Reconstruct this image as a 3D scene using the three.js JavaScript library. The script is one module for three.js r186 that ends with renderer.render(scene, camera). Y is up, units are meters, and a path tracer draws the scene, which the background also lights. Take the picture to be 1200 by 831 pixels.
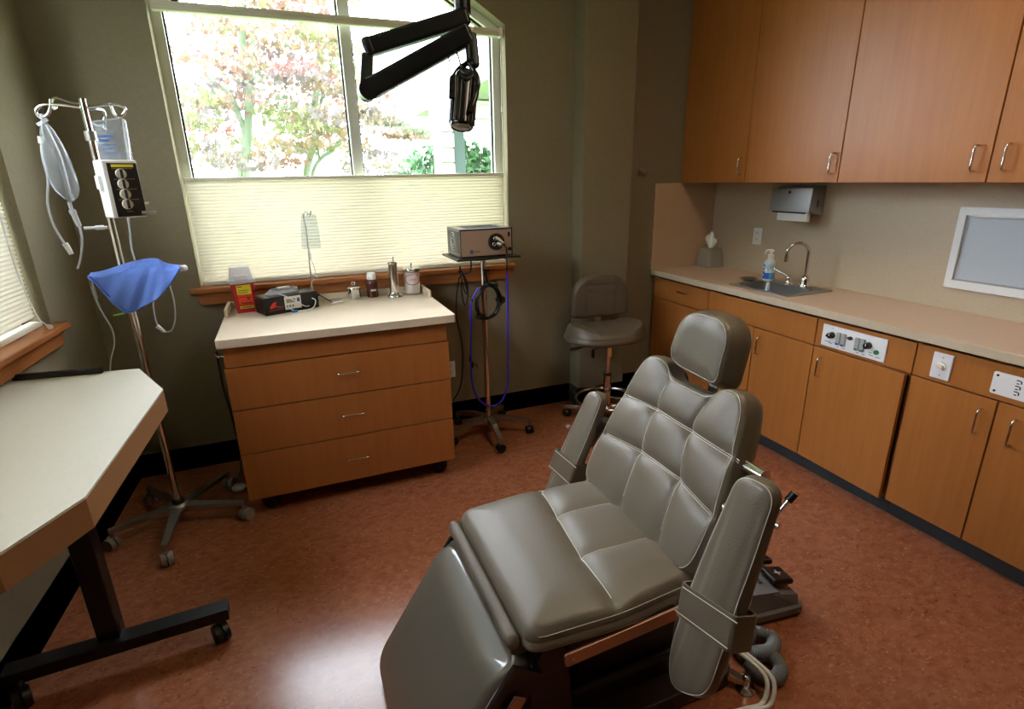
import * as THREE from 'three';
import { RoundedBoxGeometry } from 'three/addons/geometries/RoundedBoxGeometry.js';
import { mergeGeometries } from 'three/addons/utils/BufferGeometryUtils.js';
import { RectAreaLightUniformsLib } from 'three/addons/lights/RectAreaLightUniformsLib.js';
import { FontLoader } from 'three/addons/loaders/FontLoader.js';
import { TextGeometry } from 'three/addons/geometries/TextGeometry.js';

// ---------------------------------------------------------------- camera, sky, lights, exposure
const scene = new THREE.Scene();
const camera = new THREE.PerspectiveCamera(65.977, 1200 / 831, 0.05, 200);
camera.position.set(0.9366, 1.5658, 3.3242);
camera.rotation.set(-0.3121, -0.3803, -0.02, 'YXZ');
camera.updateMatrixWorld();
const renderer = new THREE.WebGLRenderer({ antialias: true });
renderer.toneMapping = THREE.LinearToneMapping;
renderer.toneMappingExposure = 1.15;
renderer.shadowMap.enabled = true;
scene.background = new THREE.Color().setRGB(0.91, 1.0, 1.10);      // even overcast sky
scene.backgroundIntensity = 17.0;
RectAreaLightUniformsLib.init();
const LAMP_POWER = 7.5;                                              // recessed ceiling panels, built further down

// ---------------------------------------------------------------- helpers
const V = (x, y, z) => new THREE.Vector3(x, y, z);
const F = 640.0937;
function U(px, py, ax, val) {            // photo pixel -> point where its ray meets the plane ax = val
  const d = V((px - 600) / F, -(py - 415.5) / F, -1).applyQuaternion(camera.quaternion);
  const c = camera.position, t = (val - c[ax]) / d[ax];
  return V(c.x + t * d.x, c.y + t * d.y, c.z + t * d.z);
}
let seed = 7;
const rnd = () => { seed = (seed * 1664525 + 1013904223) >>> 0; return seed / 4294967296; };
const used = {};
const numbered = (n) => { const k = used[n] = (used[n] ?? -1) + 1; return k ? n + '_' + String(k).padStart(3, '0') : n; };
function thing(name, label, category, pos = [0, 0, 0], group) {
  const o = new THREE.Group(); o.name = numbered(name); o.position.set(...pos); scene.add(o);
  o.userData = { label, category }; if (group) o.userData.group = group;
  return o;
}
function rootOf(o) { while (o.parent && o.parent !== scene) o = o.parent; return o; }
// geometry is given in world coordinates and moved into its thing's own frame
function part(name, geo, mat, parent, label) {
  const m = new THREE.Mesh(geo, mat); m.name = name; m.castShadow = m.receiveShadow = true;
  const r = rootOf(parent); geo.translate(-r.position.x, -r.position.y, -r.position.z);
  parent.add(m); if (label) m.userData.label = label;
  return m;
}
function struct(name, geo, mat, parent) {
  const m = new THREE.Mesh(geo, mat); m.name = parent ? name : numbered(name); m.castShadow = m.receiveShadow = true;
  (parent ?? scene).add(m); if (!parent) m.userData.kind = 'structure';
  return m;
}
function metreUV(g) {
  const p = g.attributes.position, n = g.attributes.normal, uv = new Float32Array(p.count * 2);
  for (let i = 0; i < p.count; i++) {
    const ax = Math.abs(n.getX(i)), ay = Math.abs(n.getY(i)), az = Math.abs(n.getZ(i));
    let u, v;
    if (ax >= ay && ax >= az) { u = p.getZ(i); v = p.getY(i); } else if (ay >= az) { u = p.getX(i); v = p.getZ(i); } else { u = p.getX(i); v = p.getY(i); }
    uv[2 * i] = u; uv[2 * i + 1] = v;
  }
  g.setAttribute('uv', new THREE.BufferAttribute(uv, 2)); return g;
}
function rb(x0, x1, y0, y1, z0, z1, r = 0.004, seg = 2) {
  const w = Math.abs(x1 - x0), h = Math.abs(y1 - y0), d = Math.abs(z1 - z0);
  const g = r > 0 ? new RoundedBoxGeometry(w, h, d, seg, Math.min(r, w / 2.01, h / 2.01, d / 2.01)) : new THREE.BoxGeometry(w, h, d);
  g.translate((x0 + x1) / 2, (y0 + y1) / 2, (z0 + z1) / 2); return metreUV(g);
}
function cy(a, b, r0, r1 = r0, seg = 20, open = false) {   // cylinder from a to b
  a = a.isVector3 ? a : V(...a); b = b.isVector3 ? b : V(...b);
  const d = b.clone().sub(a), g = new THREE.CylinderGeometry(r1, r0, d.length(), seg, 1, open);
  g.applyQuaternion(new THREE.Quaternion().setFromUnitVectors(V(0, 1, 0), d.normalize()));
  return g.translate((a.x + b.x) / 2, (a.y + b.y) / 2, (a.z + b.z) / 2);
}
function tb(pts, r, seg = 40, closed = false, rs = 8) {
  const c = new THREE.CatmullRomCurve3(pts.map((p) => p.isVector3 ? p : V(...p)), closed, 'centripetal');
  return new THREE.TubeGeometry(c, seg, r, rs, closed);
}
function lt(prof, at, seg = 32) { return new THREE.LatheGeometry(prof.map((p) => new THREE.Vector2(p[0], p[1])), seg).translate(...at); }
function ball(p, r, sx = 1, sy = 1, sz = 1) { return new THREE.SphereGeometry(r, 20, 14).scale(sx, sy, sz).translate(p.x ?? p[0], p.y ?? p[1], p.z ?? p[2]); }
function merge(list) {
  return mergeGeometries(list.map((g) => { g = g.index ? g.toNonIndexed() : g.clone(); for (const k of Object.keys(g.attributes)) if (!['position', 'normal', 'uv'].includes(k)) g.deleteAttribute(k); if (!g.attributes.uv) metreUV(g); return g; }));
}
function hexa(c) {                          // 8 corners: 4 bottom ring, 4 top ring
  const q = [[0, 1, 2, 3], [7, 6, 5, 4], [0, 4, 5, 1], [1, 5, 6, 2], [2, 6, 7, 3], [3, 7, 4, 0]], pos = [];
  for (const [a, b, d, e] of q) for (const i of [a, b, d, a, d, e]) pos.push(c[i].x, c[i].y, c[i].z);
  const g = new THREE.BufferGeometry(); g.setAttribute('position', new THREE.Float32BufferAttribute(pos, 3)); g.computeVertexNormals(); return metreUV(g);
}
function bar(a, b, w, h, w1 = w, h1 = h, up = V(0, 1, 0)) {     // straight tapering bar, w across, h along up
  a = a.isVector3 ? a : V(...a); b = b.isVector3 ? b : V(...b);
  const d = b.clone().sub(a).normalize(), s = d.clone().cross(up).normalize(), u = s.clone().cross(d).normalize();
  const ring = (p, w, h) => [[-1, -1], [1, -1], [1, 1], [-1, 1]].map(([i, j]) => p.clone().addScaledVector(s, i * w / 2).addScaledVector(u, j * h / 2));
  return hexa([...ring(a, w, h), ...ring(b, w1, h1)]);
}
function roundPoly(pts, n = 8) {            // pts [x, y, radius]; returns a closed outline with filleted corners
  const out = [], N = pts.length;
  for (let i = 0; i < N; i++) {
    const [x, y, r = 0] = pts[i], a = pts[(i + N - 1) % N], b = pts[(i + 1) % N];
    if (!r) { out.push([x, y]); continue; }
    const la = Math.hypot(a[0] - x, a[1] - y), lb = Math.hypot(b[0] - x, b[1] - y), ra = Math.min(r, la / 2.02), r2 = Math.min(r, lb / 2.02);
    const p0 = [x + (a[0] - x) / la * ra, y + (a[1] - y) / la * ra], p1 = [x + (b[0] - x) / lb * r2, y + (b[1] - y) / lb * r2];
    for (let k = 0; k <= n; k++) { const t = k / n, m = 1 - t; out.push([m * m * p0[0] + 2 * m * t * x + t * t * p1[0], m * m * p0[1] + 2 * m * t * y + t * t * p1[1]]); }
  }
  return out;
}
function resample(poly, step) {
  const out = [], N = poly.length;
  for (let i = 0; i < N; i++) { const a = poly[i], b = poly[(i + 1) % N], l = Math.hypot(b[0] - a[0], b[1] - a[1]), k = Math.max(1, Math.round(l / step)); if (l < 1e-7) continue; for (let j = 0; j < k; j++) out.push([a[0] + (b[0] - a[0]) * j / k, a[1] + (b[1] - a[1]) * j / k]); }
  return out;
}
const shapeOf = (pts) => new THREE.Shape(pts.map((p) => new THREE.Vector2(p[0], p[1])));
function ex(pts, depth, bevel = 0, holes = []) {
  const s = shapeOf(pts); for (const h of holes) s.holes.push(new THREE.Path(h.map((p) => new THREE.Vector2(p[0], p[1]))));
  return new THREE.ExtrudeGeometry(s, { depth, bevelEnabled: bevel > 0, bevelSize: bevel, bevelThickness: bevel, bevelSegments: 2, curveSegments: 8 });
}
function segDist(x, y, a, b) {
  const dx = b[0] - a[0], dy = b[1] - a[1], t = Math.max(0, Math.min(1, ((x - a[0]) * dx + (y - a[1]) * dy) / (dx * dx + dy * dy || 1)));
  return Math.hypot(x - a[0] - t * dx, y - a[1] - t * dy);
}
const lineDist = (x, y, line) => { let d = 9; for (let i = 0; i + 1 < line.length; i++) d = Math.min(d, segDist(x, y, line[i], line[i + 1])); return d; };
// an upholstered pad: outline in its own plane, thickness T, rounded front rim r, domed by puff, creased along seams
function pad(outline, T, { r = 0.02, dome = 0.01, seams = [], depth = 0.012, width = 0.03, rings = 36, c, step = 0.012, side = 0.004, backR = 0.01, extra } = {}) {
  const o = resample(outline, step), N = o.length, loop = [...o, o[0]];
  c ??= [o.reduce((s, p) => s + p[0], 0) / N, o.reduce((s, p) => s + p[1], 0) / N];
  const far = Math.max(...o.map((p) => Math.hypot(p[0] - c[0], p[1] - c[1])));
  const h = (x, y, d = lineDist(x, y, loop)) => {
    let z = T - (d < r ? r - Math.sqrt(Math.max(0, r * r - (r - d) * (r - d))) : 0);
    const k = Math.min(1, d / Math.min(far * 0.42, 0.115)); z += dome * (1 - (1 - k) * (1 - k)) ;
    if (d > 0.004) for (const s of seams) { const q = lineDist(x, y, s); z -= depth * Math.exp(-q / width) * Math.min(1, d / r); }
    if (extra) z += extra(x, y) * Math.min(1, d / r);
    return z;
  };
  const pos = [c[0], c[1], h(c[0], c[1])], idx = [];
  const ring = (f) => { for (let i = 0; i < N; i++) pos.push(...f(o[i], i)); };
  for (let k = 1; k <= rings; k++) { const s = Math.sin(k / rings * Math.PI / 2); ring((p) => { const x = c[0] + s * (p[0] - c[0]), y = c[1] + s * (p[1] - c[1]); return [x, y, k === rings ? T - r : h(x, y)]; }); }
  const out = (p, e) => { const l = Math.hypot(p[0] - c[0], p[1] - c[1]) || 1; return [p[0] + (p[0] - c[0]) / l * e, p[1] + (p[1] - c[1]) / l * e]; };
  const tail = [[side, (T - r) * 0.66], [side, (T - r) * 0.33], [0, backR * 0.4], [-backR, 0]];
  for (const [e, z] of tail) ring((p) => [...out(p, e), z]);
  pos.push(c[0], c[1], 0); const last = pos.length / 3 - 1, R = rings + tail.length;
  for (let i = 0; i < N; i++) {
    const j = (i + 1) % N; idx.push(0, 1 + i, 1 + j);
    for (let k = 0; k < R - 1; k++) { const a = 1 + k * N + i, b = 1 + k * N + j; idx.push(a, a + N, b + N, a, b + N, b); }
    idx.push(1 + (R - 1) * N + i, last, 1 + (R - 1) * N + j);
  }
  const g = new THREE.BufferGeometry(); g.setAttribute('position', new THREE.Float32BufferAttribute(pos, 3)); g.setIndex(idx); g.computeVertexNormals();
  const uv = []; for (let i = 0; i < pos.length; i += 3) uv.push(pos[i], pos[i + 1] + pos[i + 2]); g.setAttribute('uv', new THREE.Float32BufferAttribute(uv, 2));
  return { g, h, o };
}
const frameM = (p, X, Y) => { const Z = X.clone().cross(Y); return new THREE.Matrix4().makeBasis(X, Y, Z).setPosition(p); };
const mapped = (g, M) => g.applyMatrix4(M);
// ---------------------------------------------------------------- procedural textures
function noiseGen(n, s) { let q = s >>> 0; const a = new Float32Array(n * n); for (let i = 0; i < n * n; i++) { q = (q * 1664525 + 1013904223) >>> 0; a[i] = q / 4294967296; } return a; }
const NT = noiseGen(256, 99);
function vn(x, y, px, py) {                  // value noise, tileable over px, py cells
  const xi = Math.floor(x), yi = Math.floor(y), fx = x - xi, fy = y - yi, sx = fx * fx * (3 - 2 * fx), sy = fy * fy * (3 - 2 * fy);
  const g = (i, j) => NT[((((j % py) + py) % py) % 256) * 256 + ((((i % px) + px) % px) % 256)];
  return (g(xi, yi) * (1 - sx) + g(xi + 1, yi) * sx) * (1 - sy) + (g(xi, yi + 1) * (1 - sx) + g(xi + 1, yi + 1) * sx) * sy;
}
function fbm(u, v, fx, fy, oct) { let s = 0, a = 0.5, t = 0; for (let i = 0; i < oct; i++) { s += a * vn(u * fx, v * fy, fx, fy); t += a; a *= 0.55; fx *= 2; fy *= 2; } return s / t; }
function tex(n, f, srgb = true, metres = 1) {
  const d = new Uint8Array(n * n * 4);
  for (let j = 0; j < n; j++) for (let i = 0; i < n; i++) { const c = f(i / n, j / n), k = (j * n + i) * 4; d[k] = Math.max(0, Math.min(255, c[0])); d[k + 1] = Math.max(0, Math.min(255, c[1])); d[k + 2] = Math.max(0, Math.min(255, c[2])); d[k + 3] = 255; }
  const t = new THREE.DataTexture(d, n, n); t.wrapS = t.wrapT = THREE.RepeatWrapping; t.magFilter = THREE.LinearFilter; t.minFilter = THREE.LinearMipmapLinearFilter; t.generateMipmaps = true;
  if (srgb) t.colorSpace = THREE.SRGBColorSpace; t.repeat.set(1 / metres, 1 / metres); t.needsUpdate = true; return t;
}
const rgb = (h) => [(h >> 16) & 255, (h >> 8) & 255, h & 255];
const mixc = (a, b, t) => a.map((v, i) => v + (b[i] - v) * t);
function woodTex(base, dark, along) {
  return tex(512, (u, v) => { const [x, y] = along ? [v, u] : [u, v]; const g = fbm(x, y, 64, 3, 3), b = fbm(x, y, 5, 2, 3), f = vn(x * 200, y * 12, 200, 12); const t = Math.min(1, Math.max(0, 0.35 + (g - 0.5) * 0.55 + (b - 0.5) * 0.8 + (f - 0.5) * 0.12)); return mixc(rgb(base), rgb(dark), t); }, true, 0.9);
}
const M = (color, roughness = 0.5, metalness = 0, o = {}) => new THREE.MeshPhysicalMaterial({ color, roughness, metalness, ...o });
const fineBump = tex(256, (u, v) => { const k = 255 * fbm(u, v, 64, 64, 2); return [k, k, k]; }, false, 0.12);
const floorMap = tex(1024, (u, v) => {
  let c = mixc(rgb(0x9e6346), rgb(0x8b5036), Math.min(1, Math.max(0, (fbm(u, v, 60, 90, 3) - 0.3) * 1.8)));
  const a = fbm(u, v, 150, 230, 2), b = fbm(v, u, 190, 120, 2), l = fbm(u, v, 9, 9, 3);
  if (a > 0.72) c = mixc(c, rgb(0xb98a6c), Math.min(0.6, (a - 0.72) * 5)); if (b < 0.26) c = mixc(c, rgb(0x6a3620), Math.min(0.6, (0.26 - b) * 5));
  return mixc(c, rgb(0xa2684c), (l - 0.4) * 0.4);
}, true, 1.6);
const speck = (base, dark, light, k = 0.7, n = 120) => tex(512, (u, v) => { const a = vn(u * n, v * n, n, n), b = fbm(u, v, 40, 40, 2); let c = mixc(rgb(base), rgb(light), (b - 0.5) * 0.5 + 0.2); if (a > 0.86) c = mixc(c, rgb(dark), k * (a - 0.86) * 5); return c; }, true, 0.4);
const wallMap = tex(512, (u, v) => { const a = fbm(u, v, 90, 90, 2), b = fbm(u, v, 4, 4, 2); return mixc(rgb(0x807761), rgb(0x898068), a * 0.7 + b * 0.3); }, true, 1);
const mats = {
  wall: M(0xffffff, 0.95, 0, { specularIntensity: 0.15, map: wallMap, bumpMap: fineBump, bumpScale: 0.0004 }),
  ceiling: M(0xd9d5c8, 0.9),
  floor: M(0xffffff, 0.19, 0, { map: floorMap, bumpMap: fineBump, bumpScale: 0.00012 }),
  base: M(0x3a3c36, 0.45),
  cabinet: M(0xffffff, 0.36, 0, { specularIntensity: 0.55, map: woodTex(0xaf713a, 0x9c5f2c, false) }),
  chest: M(0xffffff, 0.4, 0, { map: woodTex(0xab6a36, 0x985a29, false) }),
  sill: M(0xffffff, 0.38, 0, { map: woodTex(0xb2703a, 0x6f3816, true) }),
  edge: M(0x4a2814, 0.5),
  carcass: M(0x8a5a2c, 0.5),
  counter: M(0xffffff, 0.3, 0, { map: speck(0xd2b095, 0xa08060, 0xdcbca2) }),
  counterEdge: M(0xffffff, 0.4, 0, { map: speck(0xc4b49c, 0x8d7b64, 0xccbeaa) }),
  chestTop: M(0xffffff, 0.3, 0, { map: speck(0xd0bea8, 0x9c8060, 0xd8c9b6) }),
  splash: M(0xffffff, 0.45, 0, { map: speck(0xbfae96, 0x857662, 0xc8b8a2) }),
  table: M(0xffffff, 0.35, 0, { map: speck(0xd4cec2, 0xaca08e, 0xdcd7cc, 0.5) }),
  tableEdge: M(0xffffff, 0.5, 0, { map: speck(0x936a42, 0x765230, 0x9b734b) }),
  chrome: M(0xd8d8d8, 0.12, 1),
  satin: M(0xb9b7b2, 0.3, 1),
  steel: M(0xa8a8a8, 0.32, 1),
  alu: M(0xa5a29c, 0.38, 1),
  black: M(0x0d0d0e, 0.4),
  blackMetal: M(0x0c0c0e, 0.35, 0.1),
  gloss: M(0x0a0a0d, 0.12),
  white: M(0xe6e6e4, 0.4),
  cream: M(0xd6d0bd, 0.5),
  frame: M(0xd3d3c6, 0.5),
  plate: M(0xebedf1, 0.35),
  grey: M(0x6c6a6c, 0.5),
  greyPlastic: M(0x8a8681, 0.5),
  leather: M(0x63594b, 0.38, 0, { bumpMap: fineBump, bumpScale: 0.0005 }),
  leatherDark: M(0x5c5042, 0.36, 0, { bumpMap: fineBump, bumpScale: 0.0005 }),
  vinyl: M(0x5f584c, 0.4, 0, { clearcoat: 1, clearcoatRoughness: 0.08 }),
  stitch: M(0xc9c4b6, 0.6),
  brown: M(0x2b1d18, 0.55),
  plateMetal: M(0xb98f7c, 0.35, 0.7),
  pane: M(0xffffff, 0.0, 0, { transmission: 1, thickness: 0, ior: 1.45 }),
  bag: M(0xf2f6fa, 0.12, 0, { transmission: 0.9, thickness: 0, ior: 1.4 }),
  clear: M(0xf0f2f4, 0.2, 0, { transmission: 0.6, thickness: 0, ior: 1.4 }),
  tubing: M(0xdfe3e6, 0.25, 0, { transmission: 0.45, thickness: 0 }),
  shade: M(0xf4efe2, 1, 0, { transmission: 0.36, thickness: 0 }),
  red: M(0xb40f1c, 0.35), yellow: M(0xd9c62a, 0.6), orange: M(0xe2431f, 0.6),
  blueCable: M(0x2f22c8, 0.35), blueCloth: M(0x5f7fd0, 0.95, 0, { bumpMap: fineBump, bumpScale: 0.001 }),
  printBlue: M(0x3f67a8, 0.6), green: M(0x1f7a4a, 0.4), blue: M(0x2447c0, 0.4),
};
// ---------------------------------------------------------------- the room
const H = 3.0, ZF = 4.9, XR = 3.908;
struct('floor', metreUV(new THREE.BoxGeometry(4.9, 0.1, 5.3)).translate(1.9, -0.05, 2.35), mats.floor);
{ const p = metreUV(new THREE.BoxGeometry(4.9, 0.12, 5.3)); p.translate(1.9, H + 0.06, 2.35); struct('ceiling', p, mats.ceiling); }
// back wall with its window opening (top corners cut off)
const WX0 = 0.472, WX1 = 2.262, WY0 = 1.03, WYC = 2.409, WYT = 2.78, CUT = (WYT - WYC) / 0.602;
const winPoly = (e) => [[WX0 + e, WY0 + e], [WX1 - e, WY0 + e], [WX1 - e, WYC - e * 0.4], [WX1 - CUT - e * 0.4, WYT - e], [WX0 + CUT + e * 0.4, WYT - e], [WX0 + e, WYC - e * 0.4]];
struct('wall_back', ex([[-0.35, 0], [4.2, 0], [4.2, H], [-0.35, H]], 0.3, 0, [winPoly(0)]).translate(0, 0, -0.3), mats.wall);
struct('wall_pilaster', rb(2.719, 3.082, 0, H, -0.02, 0.134, 0.004), mats.wall);
struct('wall_right', rb(XR, XR + 0.25, 0, H, -0.3, ZF, 0), mats.wall);
struct('wall_front', rb(-0.6, 4.2, 0, H, ZF, ZF + 0.2, 0), mats.wall);
// left wall, slightly out of square: local x is into the room, local z along the wall
const ML = new THREE.Matrix4().makeRotationY(-0.05).setPosition(-0.015, 0, 0);
const LZ0 = 0.5, LZ1 = 2.35;
{
  // drawn in (z, y), thickness outwards
  const g = ex([[-0.3, 0], [ZF + 0.1, 0], [ZF + 0.1, H], [-0.3, H]], 0.3, 0, [[[LZ0, 1.0], [LZ1, 1.0], [LZ1, WYC], [LZ1 - 0.5, 2.75], [LZ0 + 0.5, 2.75], [LZ0, WYC]]]);
  g.rotateY(-Math.PI / 2); struct('wall_left', mapped(g, ML), mats.wall);
}
// baseboards: plinth with a stepped top moulding
function baseboard(name, a, b, n) {       // run from a to b, n = direction into the room
  const prof = [[0, 0], [0.016, 0], [0.016, 0.085], [0.012, 0.09], [0.012, 0.104], [0.009, 0.108], [0.009, 0.124], [0.004, 0.132], [0, 0.132]];
  const d = b.clone().sub(a), L = d.length(); d.normalize();
  const g = ex(prof, L); g.applyMatrix4(new THREE.Matrix4().makeBasis(n, V(0, 1, 0), d).setPosition(a)); struct(name, g, mats.base);
}
baseboard('baseboard_back', V(0, 0, 0), V(2.719, 0, 0), V(0, 0, 1));
baseboard('baseboard_pilaster', V(2.703, 0, 0.134), V(3.098, 0, 0.134), V(0, 0, 1));
baseboard('baseboard_pilaster_side', V(2.719, 0, 0.134), V(2.719, 0, 0.0), V(-1, 0, 0));
baseboard('baseboard_recess', V(3.082, 0, 0), V(3.385, 0, 0), V(0, 0, 1));
baseboard('baseboard_left', V(0, 0, ZF).applyMatrix4(ML), V(0, 0, 0).applyMatrix4(ML), V(1, 0, 0).transformDirection(ML));
// ------- back window: frame, mullion, gaskets, panes
{
  const w = struct('window_1', ex(winPoly(0.0), 0.07, 0, [winPoly(0.045)]).translate(0, 0, -0.17), mats.frame);
  struct('mullion', rb(1.344, 1.40, WY0 + 0.04, WYT - 0.04, -0.165, -0.09, 0.004), mats.frame, w);
  const clip = (x0, x1, e) => { // part of the inset opening between x0 and x1
    const yt = (x) => Math.min(WYT - e, WYC - e * 0.4 + (x - (WX0 + e)) * 0.602, WYC - e * 0.4 + ((WX1 - e) - x) * 0.602);
    const pts = [[x0, WY0 + e], [x1, WY0 + e], [x1, yt(x1)]];
    for (const x of [WX1 - CUT - e * 0.4, WX0 + CUT + e * 0.4]) if (x < x1 && x > x0) pts.push([x, WYT - e]);
    pts.push([x0, yt(x0)]); return pts;
  };
  for (const [a, b] of [[WX0 + 0.045, 1.344], [1.40, WX1 - 0.045]]) {
    const o = clip(a, b, 0.045), c = [(a + b) / 2, 1.9], i = o.map(([x, y]) => [x + Math.sign(c[0] - x) * 0.009, y + (y > 2.2 ? -0.011 : 0.009)]);
    struct('gasket', ex(o, 0.012, 0, [i]).translate(0, 0, -0.137), mats.black, w);
    struct('pane', ex(o, 0.004).translate(0, 0, -0.14), mats.pane, w);
  }
}
// wooden sill and apron
{
  const s = struct('trim_1', rb(0.425, 2.288, 1.012, 1.039, -0.1, 0.052, 0.006), mats.sill);
  struct('apron', ex(roundPoly([[0.462, 0.947, 0.02], [2.252, 0.947, 0.02], [2.262, 1.013], [0.452, 1.013]]), 0.026).translate(0, 0, 0.002), mats.sill, s);
}
// ------- left window
const inL = (g) => mapped(g, ML);
{
  const outer = [[LZ0, 1.0], [LZ1, 1.0], [LZ1, WYC], [LZ1 - 0.5, 2.75], [LZ0 + 0.5, 2.75], [LZ0, WYC]], inner = [[LZ0 + 0.05, 1.05], [LZ1 - 0.05, 1.05], [LZ1 - 0.05, WYC - 0.02], [LZ1 - 0.52, 2.7], [LZ0 + 0.52, 2.7], [LZ0 + 0.05, WYC - 0.02]];
  const side = (g) => inL(g.rotateY(-Math.PI / 2));
  const w = struct('window_2', side(ex(outer, 0.07, 0, [inner]).translate(0, 0, 0.1)), mats.frame);
  struct('mullion', inL(rb(-0.17, -0.1, 1.04, 2.72, 1.4, 1.455, 0.004)), mats.frame, w);
  struct('pane', side(ex(inner, 0.004).translate(0, 0, 0.14)), mats.pane, w);
  const s = struct('trim_2', inL(rb(-0.1, 0.055, 0.985, 1.012, 0.46, 2.4, 0.006)), mats.sill);
  struct('apron', inL(rb(0.001, 0.028, 0.92, 0.986, 0.49, 2.37, 0.006)), mats.sill, s);
}
// ---------------------------------------------------------------- recessed ceiling panels (out of frame)
function troffer(x, z, lx, lz) {
  const t = thing('ceiling_light', 'flat white recessed ceiling panel light facing the drawer chest', 'ceiling light', [x, H, z]);
  part('frame', merge([rb(x - lx / 2 - 0.03, x + lx / 2 + 0.03, H - 0.02, H - 0.001, z - lz / 2 - 0.03, z - lz / 2, 0.003), rb(x - lx / 2 - 0.03, x + lx / 2 + 0.03, H - 0.02, H - 0.001, z + lz / 2, z + lz / 2 + 0.03, 0.003), rb(x - lx / 2 - 0.03, x - lx / 2, H - 0.02, H - 0.001, z - lz / 2, z + lz / 2, 0.003), rb(x + lx / 2, x + lx / 2 + 0.03, H - 0.02, H - 0.001, z - lz / 2, z + lz / 2, 0.003)]), mats.white, t);
  part('diffuser', rb(x - lx / 2, x + lx / 2, H - 0.012, H - 0.002, z - lz / 2, z + lz / 2, 0), M(0xffffff, 0.6, 0, { emissive: 0xffe6c4, emissiveIntensity: 1.2 }), t);
  const l = new THREE.RectAreaLight(new THREE.Color(0xffe6c4), LAMP_POWER, lx, lz); l.position.set(0, -0.03, 0); l.rotation.x = -Math.PI / 2; l.castShadow = true; t.add(l);
}
troffer(2.45, 2.4, 0.55, 1.15);
// ---------------------------------------------------------------- cellular shades
function pleats(x0, x1, y0, y1, n, amp) {   // closed honeycomb profile swept along x
  const f = []; for (let i = 0; i <= 2 * n; i++) f.push([(i % 2 ? amp : 0), y0 + (y1 - y0) * i / (2 * n)]);
  const back = f.map(([a, y]) => [-a - 0.002, y]).reverse();
  const g = ex([...f, ...back], x1 - x0); g.rotateY(Math.PI / 2); g.translate(x0, 0, 0); return g;   // (profile x -> -z)
}
{
  const t = thing('cellular_shade', 'cream pleated cellular shade covering the lower half of the large window', 'window shade', [1.36, 1.04, -0.04]);
  part('fabric', pleats(0.49, 2.238, 1.062, 1.585, 30, 0.006).translate(0, 0, -0.04), mats.shade, t);
  part('top_rail', rb(0.486, 2.242, 1.583, 1.6, -0.058, -0.022, 0.004), mats.cream, t);
  part('bottom_rail', rb(0.486, 2.242, 1.041, 1.064, -0.062, -0.018, 0.005), mats.cream, t);
  part('head_rail', merge([rb(0.488, 2.25, 2.352, 2.368, -0.06, -0.018, 0.003), rb(0.488, 2.25, 2.374, 2.392, -0.06, -0.018, 0.003), rb(0.49, 2.248, 2.366, 2.376, -0.058, -0.022, 0.001)]), mats.cream, t);
  part('head_rail_cap', rb(2.236, 2.256, 2.346, 2.398, -0.064, -0.014, 0.004), mats.white, t);
  part('lift_cord', tb([[2.243, 2.35, -0.03], [2.243, 1.9, -0.028], [2.244, 1.585, -0.028]], 0.0022, 8), mats.white, t);
  part('cord_connector', cy([2.243, 1.95, -0.028], [2.243, 1.98, -0.028], 0.006, 0.004), mats.white, t);
  for (const x of [0.62, 2.1]) part('lift_cord', cy([x, 1.598, -0.04], [x, 2.355, -0.04], 0.0008, 0.0008, 6), mats.cream, t);
}
{
  const t = thing('cellular_shade', 'cream pleated cellular shade in the side window beside the rolling table', 'window shade', [-0.1, 1.02, 1.4]);
  const rot = (g) => inL(g.rotateY(-Math.PI / 2).translate(-0.045, 0, 0));
  part('fabric', rot(pleats(LZ0 + 0.02, LZ1 - 0.02, 1.05, 1.78, 42, 0.006)), mats.shade, t);
  part('bottom_rail', inL(rb(-0.066, -0.022, 1.013, 1.034, LZ0 + 0.015, LZ1 - 0.015, 0.004)), mats.cream, t);
  part('top_rail', inL(rb(-0.062, -0.026, 1.78, 1.797, LZ0 + 0.015, LZ1 - 0.015, 0.004)), mats.cream, t);
  part('head_rail', inL(rb(-0.066, -0.022, 2.352, 2.392, LZ0 + 0.012, LZ1 - 0.012, 0.004)), mats.cream, t);
  const c0 = [[-0.035, 2.35, 0.56], [-0.034, 1.7, 0.565], [-0.03, 1.2, 0.57], [0.005, 1.03, 0.575], [0.02, 1.02, 0.575]].map((p) => V(...p).applyMatrix4(ML));
  part('lift_cord', tb(c0, 0.0025, 40), mats.white, t);
  part('tassel', cy(V(0.015, 1.022, 0.57).applyMatrix4(ML), V(0.035, 1.021, 0.60).applyMatrix4(ML), 0.006, 0.010), mats.white, t, 'white cord tassel lying on the sill');
}
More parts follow.
